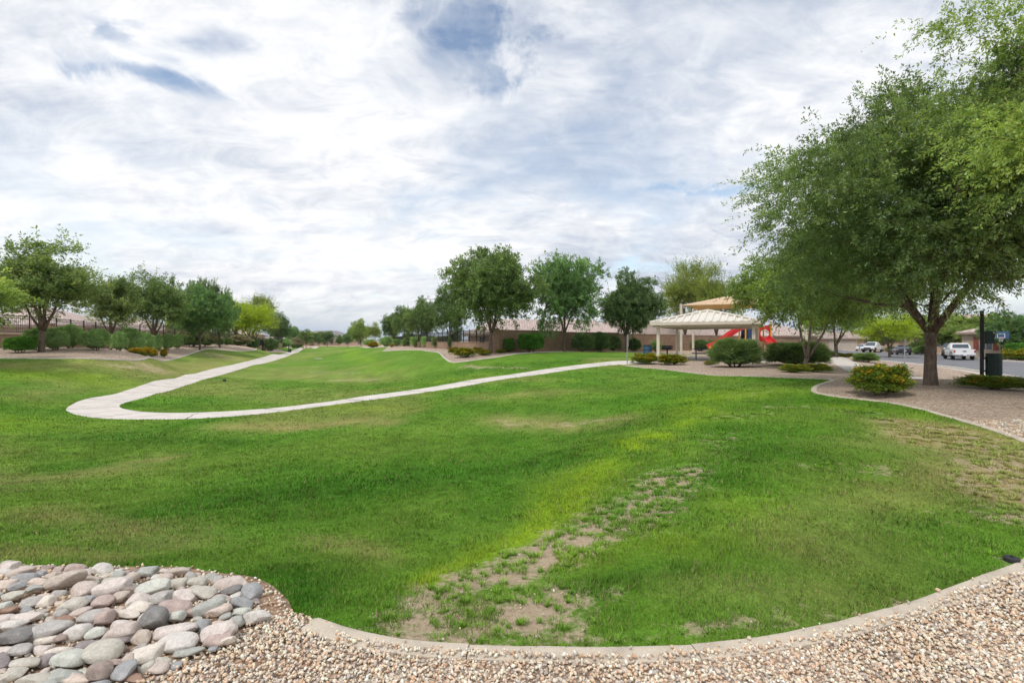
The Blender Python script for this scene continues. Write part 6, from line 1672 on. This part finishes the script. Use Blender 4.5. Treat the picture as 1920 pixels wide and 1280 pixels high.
# basketball hoop
p = at(1877, 57); r = empty('basketball_hoop', (p.x, p.y, p.z), R(-48), 'portable basketball hoop with a blue backboard by the far kerb', 'basketball hoop')
m = MB(); m.tube([(0, .6, .1), (0, .55, 1.6), (0, .15, 2.7)], .06, 10); m.build('pole', M['black'], r, True)
m = MB(); m.box((0, .7, .1), (.8, 1.0, .22), bevel=.05); m.build('base', M['black'], r)
m = MB(); m.box((0, 0, 2.75), (1.3, .05, .82), bevel=.01); bo = m.build('backboard', M['board'], r)
m = MB()
for a_, b_ in (((-.3, 2.48), (.3, 2.48)), ((.3, 2.48), (.3, 2.9)), ((.3, 2.9), (-.3, 2.9)), ((-.3, 2.9), (-.3, 2.48))): m.box(((a_[0] + b_[0]) / 2, -.03, (a_[1] + b_[1]) / 2), (abs(a_[0] - b_[0]) + .05, .012, abs(a_[1] - b_[1]) + .05))
m.build('target_square', M['white'], bo)
m = MB(); m.tube([(.23 * math.cos(t), -.3 + .23 * math.sin(t), 2.42) for t in [2 * math.pi * k / 20 for k in range(21)]], .02, 6); m.box((0, -.05, 2.42), (.12, .1, .06)); m.build('hoop_rim', M['orange'], r, True)
m = MB()
for k in range(12):
    t = 2 * math.pi * k / 12; m.tube([(.22 * math.cos(t), -.3 + .22 * math.sin(t), 2.41), (.13 * math.cos(t + .3), -.3 + .13 * math.sin(t + .3), 2.05)], .008, 4)
m.build('net', M['white'], r)
m = MB(); m.tube([(0, .45, 2.0), (0, .05, 2.5)], .03, 6); m.tube([(0, .3, 2.5), (0, .05, 2.8)], .03, 6); m.build('arm', M['black'], r)
print('objects', round(time.time() - T0, 1))
# ------------------------------------------------------------------ camera, sky, sun
cam = bpy.data.cameras.new('camera'); co_ = bpy.data.objects.new('camera', cam); COL.objects.link(co_)
cam.sensor_fit = 'HORIZONTAL'; cam.sensor_width = 36; cam.lens = 18
cam.clip_start = .05; cam.clip_end = 9000
co_.location = (0, 0, EYE); co_.rotation_euler = (R(90), 0, 0)
scene.camera = co_

SUN_EL, SUN_AZ = 58, 215          # azimuth clockwise from +Y (the way the camera looks): behind, a little to the left
sd = Vector((math.sin(R(SUN_AZ)) * math.cos(R(SUN_EL)), math.cos(R(SUN_AZ)) * math.cos(R(SUN_EL)), math.sin(R(SUN_EL))))
sun = bpy.data.lights.new('sun', 'SUN'); sun.energy = 1.5; sun.angle = R(10); sun.color = (1, .96, .9)
so = bpy.data.objects.new('sun', sun); COL.objects.link(so); so.rotation_euler = sd.to_track_quat('Z', 'Y').to_euler(); so.location = (0, 0, 60)

w = bpy.data.worlds.new('World'); scene.world = w; w.use_nodes = True
nt = w.node_tree; bg = nt.nodes['Background']
sky = nd(nt, 'ShaderNodeTexSky', sky_type='NISHITA'); sky.sun_disc = False; sky.sun_elevation = R(SUN_EL); sky.sun_rotation = R(SUN_AZ)
sky.air_density = 1.0; sky.dust_density = .6; sky.ozone_density = 1.5
d = coord(nt, 'Generated')
sp = nd(nt, 'ShaderNodeSeparateXYZ'); nt.links.new(d, sp.inputs[0])
dx, dy, dz = sp.outputs
zz = math_(nt, 'ADD', math_(nt, 'MAXIMUM', dz, 0.0), .3)
px = math_(nt, 'DIVIDE', dx, zz); py = math_(nt, 'DIVIDE', dy, zz)
cv = nd(nt, 'ShaderNodeCombineXYZ'); nt.links.new(px, cv.inputs[0]); nt.links.new(py, cv.inputs[1])
mp = nd(nt, 'ShaderNodeMapping'); mp.inputs['Rotation'].default_value = (0, 0, R(14)); mp.inputs['Scale'].default_value = (1.1, 1.05, 1); mp.inputs['Location'].default_value = (.7, .35, 0)
nt.links.new(cv.outputs[0], mp.inputs[0])
n1 = noise(nt, 1.15, 7, .56, mp.outputs[0], .35); n2 = noise(nt, 3.1, 8, .62, mp.outputs[0], .5); n3 = noise(nt, .8, 5, .55, mp.outputs[0], .3)
n3.inputs['Vector'].default_value = (0, 0, 0)
mp2 = nd(nt, 'ShaderNodeMapping'); mp2.inputs['Location'].default_value = (4.2, 1.7, 2); mp2.inputs['Scale'].default_value = (1.1, 1.5, 1); mp2.inputs['Rotation'].default_value = (0, 0, R(-30)); nt.links.new(cv.outputs[0], mp2.inputs[0])
nt.links.new(mp2.outputs[0], n3.inputs['Vector'])
# gaps of blue: directions (in front of the camera) where the cloud sheet is thin
inv = math_(nt, 'MAXIMUM', dy, .02)
tx = math_(nt, 'DIVIDE', dx, inv); tz = math_(nt, 'DIVIDE', dz, inv)
front = math_(nt, 'GREATER_THAN', dy, .05)
wob = math_(nt, 'MULTIPLY', math_(nt, 'SUBTRACT', n2.outputs[0], .5), .6)
wob1 = math_(nt, 'ADD', math_(nt, 'MULTIPLY', math_(nt, 'SUBTRACT', n1.outputs[0], .5), .3), math_(nt, 'MULTIPLY', math_(nt, 'SUBTRACT', n2.outputs['Color'], .5), .0))
gap = None
GAPS = [(865, 75, 150, 100, -30, 1.0), (890, 160, 75, 60, 20, .9), (790, 30, 90, 60, 0, .8), (985, 60, 80, 90, 0, .6), (285, 155, 140, 34, 18, 1.0), (375, 170, 70, 34, 5, .8), (200, 110, 90, 26, 30, .6), (215, 55, 95, 30, 24, .75), (430, 75, 120, 34, 8, .8), (330, 110, 80, 22, 10, .45), (560, 85, 90, 22, 8, .4),
        (60, 105, 90, 40, 20, .35), (1345, 350, 95, 20, -12, 1.0), (1250, 352, 80, 16, -5, .7), (1440, 290, 70, 26, -25, .6), (1010, 440, 50, 12, 0, .5), (690, 553, 40, 7, -8, .8), (630, 562, 50, 5, -4, .6), (580, 602, 160, 16, 0, .75), (640, 590, 120, 8, 0, .4),
        (1200, 505, 110, 16, -10, .85), (1130, 520, 60, 14, 0, .6), (1480, 420, 60, 16, -20, .4), (980, 210, 40, 50, 0, .3), (1340, 500, 60, 20, 0, .4), (790, 440, 60, 16, 8, .25)]
for u, v, ru, rv, ang, s in GAPS:
    cx, cz = (u - 960) / FPX, -(v - 640) / FPX; ca, sa = math.cos(R(ang)), math.sin(R(ang))
    ax = math_(nt, 'SUBTRACT', math_(nt, 'ADD', tx, math_(nt, 'MULTIPLY', wob, min(1, ru / 80))), cx); az = math_(nt, 'ADD', math_(nt, 'SUBTRACT', tz, cz), math_(nt, 'MULTIPLY', wob1, min(1, rv / 50)))
    # image v runs down: rotate accordingly
    e1 = math_(nt, 'DIVIDE', math_(nt, 'SUBTRACT', math_(nt, 'MULTIPLY', ax, ca), math_(nt, 'MULTIPLY', az, sa)), ru / FPX)
    e2 = math_(nt, 'DIVIDE', math_(nt, 'ADD', math_(nt, 'MULTIPLY', ax, sa), math_(nt, 'MULTIPLY', az, ca)), rv / FPX)
    q = math_(nt, 'ADD', math_(nt, 'MULTIPLY', e1, e1), math_(nt, 'MULTIPLY', e2, e2))
    g = math_(nt, 'MULTIPLY', math_(nt, 'POWER', 2.71828, math_(nt, 'MULTIPLY', q, -1)), s)
    gap = g if gap is None else math_(nt, 'MAXIMUM', gap, g)
gap = math_(nt, 'MULTIPLY', gap, front)
# wisps: fine fibres drawn out along the cloud streets
mp3 = nd(nt, 'ShaderNodeMapping'); mp3.inputs['Rotation'].default_value = (0, 0, R(-52)); mp3.inputs['Scale'].default_value = (1.15, 1.75, 1); mp3.inputs['Location'].default_value = (2.3, 5.1, .4); nt.links.new(cv.outputs[0], mp3.inputs[0])
n4 = noise(nt, 2.4, 10, .66, mp3.outputs[0], 1.3)
n5 = noise(nt, 1.0, 9, .6, mp3.outputs[0], .7)
n6 = noise(nt, 5.2, 12, .68, mp3.outputs[0], .8)
def smooth_(v, lo, hi):
    m = nd(nt, 'ShaderNodeMapRange', interpolation_type='SMOOTHSTEP'); m.inputs['From Min'].default_value = lo; m.inputs['From Max'].default_value = hi
    nt.links.new(v, m.inputs[0]); return m.outputs[0]
gw = math_(nt, 'ADD', math_(nt, 'ADD', gap, math_(nt, 'MULTIPLY', math_(nt, 'SUBTRACT', n6.outputs[0], .5), .8)), math_(nt, 'MULTIPLY', math_(nt, 'SUBTRACT', n4.outputs[0], .5), 1.5))
holes = math_(nt, 'MULTIPLY', smooth_(gw, .1, 1.2), smooth_(gap, .02, .75))
veil = math_(nt, 'MULTIPLY', math_(nt, 'ADD', smooth_(n5.outputs[0], .52, .34), math_(nt, 'MULTIPLY', smooth_(n1.outputs[0], .5, .36), .7)), .42)
hz = math_(nt, 'MULTIPLY', math_(nt, 'SUBTRACT', .075, dz), 18, True)          # clear strip low over the horizon
open_ = math_(nt, 'ADD', math_(nt, 'MULTIPLY', holes, .92), veil, True)
open_ = math_(nt, 'MAXIMUM', open_, math_(nt, 'MULTIPLY', hz, .62))
cover = math_(nt, 'SUBTRACT', 1.0, open_, True)
# thickness of the cloud sheet: thin parts white, thick parts grey
sh = math_(nt, 'ADD', math_(nt, 'MULTIPLY', n3.outputs[0], .42), math_(nt, 'ADD', math_(nt, 'MULTIPLY', n4.outputs[0], .28), math_(nt, 'MULTIPLY', n6.outputs[0], .3)))
cl = ramp(nt, sh, [(.36, (4.3, 4.85, 5.85)), (.44, (5.8, 6.25, 7.1)), (.505, (7.7, 7.9, 8.3)), (.575, (9.5, 9.5, 9.5))])
skyb = mixc(nt, 1.0, sky.outputs[0], (1.9, 1.7, 1.5), 'MULTIPLY')
skyb = mixc(nt, hz, skyb, (3.7, 5.1, 7.0))
nt.links.new(mixc(nt, cover, skyb, cl.outputs[0]), bg.inputs['Color'])
bg.inputs['Strength'].default_value = .087

vs_ = scene.view_settings
scene.display_settings.display_device = 'sRGB'
vs_.view_transform = 'Standard'; vs_.look = 'None'; vs_.exposure = 0.43; vs_.gamma = 1.0; vs_.use_curve_mapping = False
cy = scene.cycles
cy.max_bounces = 5; cy.diffuse_bounces = 2; cy.glossy_bounces = 2; cy.transmission_bounces = 2; cy.transparent_max_bounces = 4
cy.use_adaptive_sampling = True; cy.adaptive_threshold = .03
cy.use_denoising = True
hb = MB(); hb.span((-3700, -750, -34), (3700, 5400, 175)); hz_o = hb.build('haze', None)
hm = bpy.data.materials.new('haze'); hm.use_nodes = True; hn = hm.node_tree; hn.nodes.remove(hn.nodes['Principled BSDF'])
pv = hn.nodes.new('ShaderNodeVolumePrincipled'); pv.inputs['Color'].default_value = (.9, .93, 1, 1); pv.inputs['Density'].default_value = 1.1e-4
hn.links.new(pv.outputs[0], hn.nodes['Material Output'].inputs['Volume']); hz_o.data.materials.append(hm); tag(hz_o, 'thin bluish haze over the far end of the park', 'haze', kind='stuff')
print('script', round(time.time() - T0, 1))
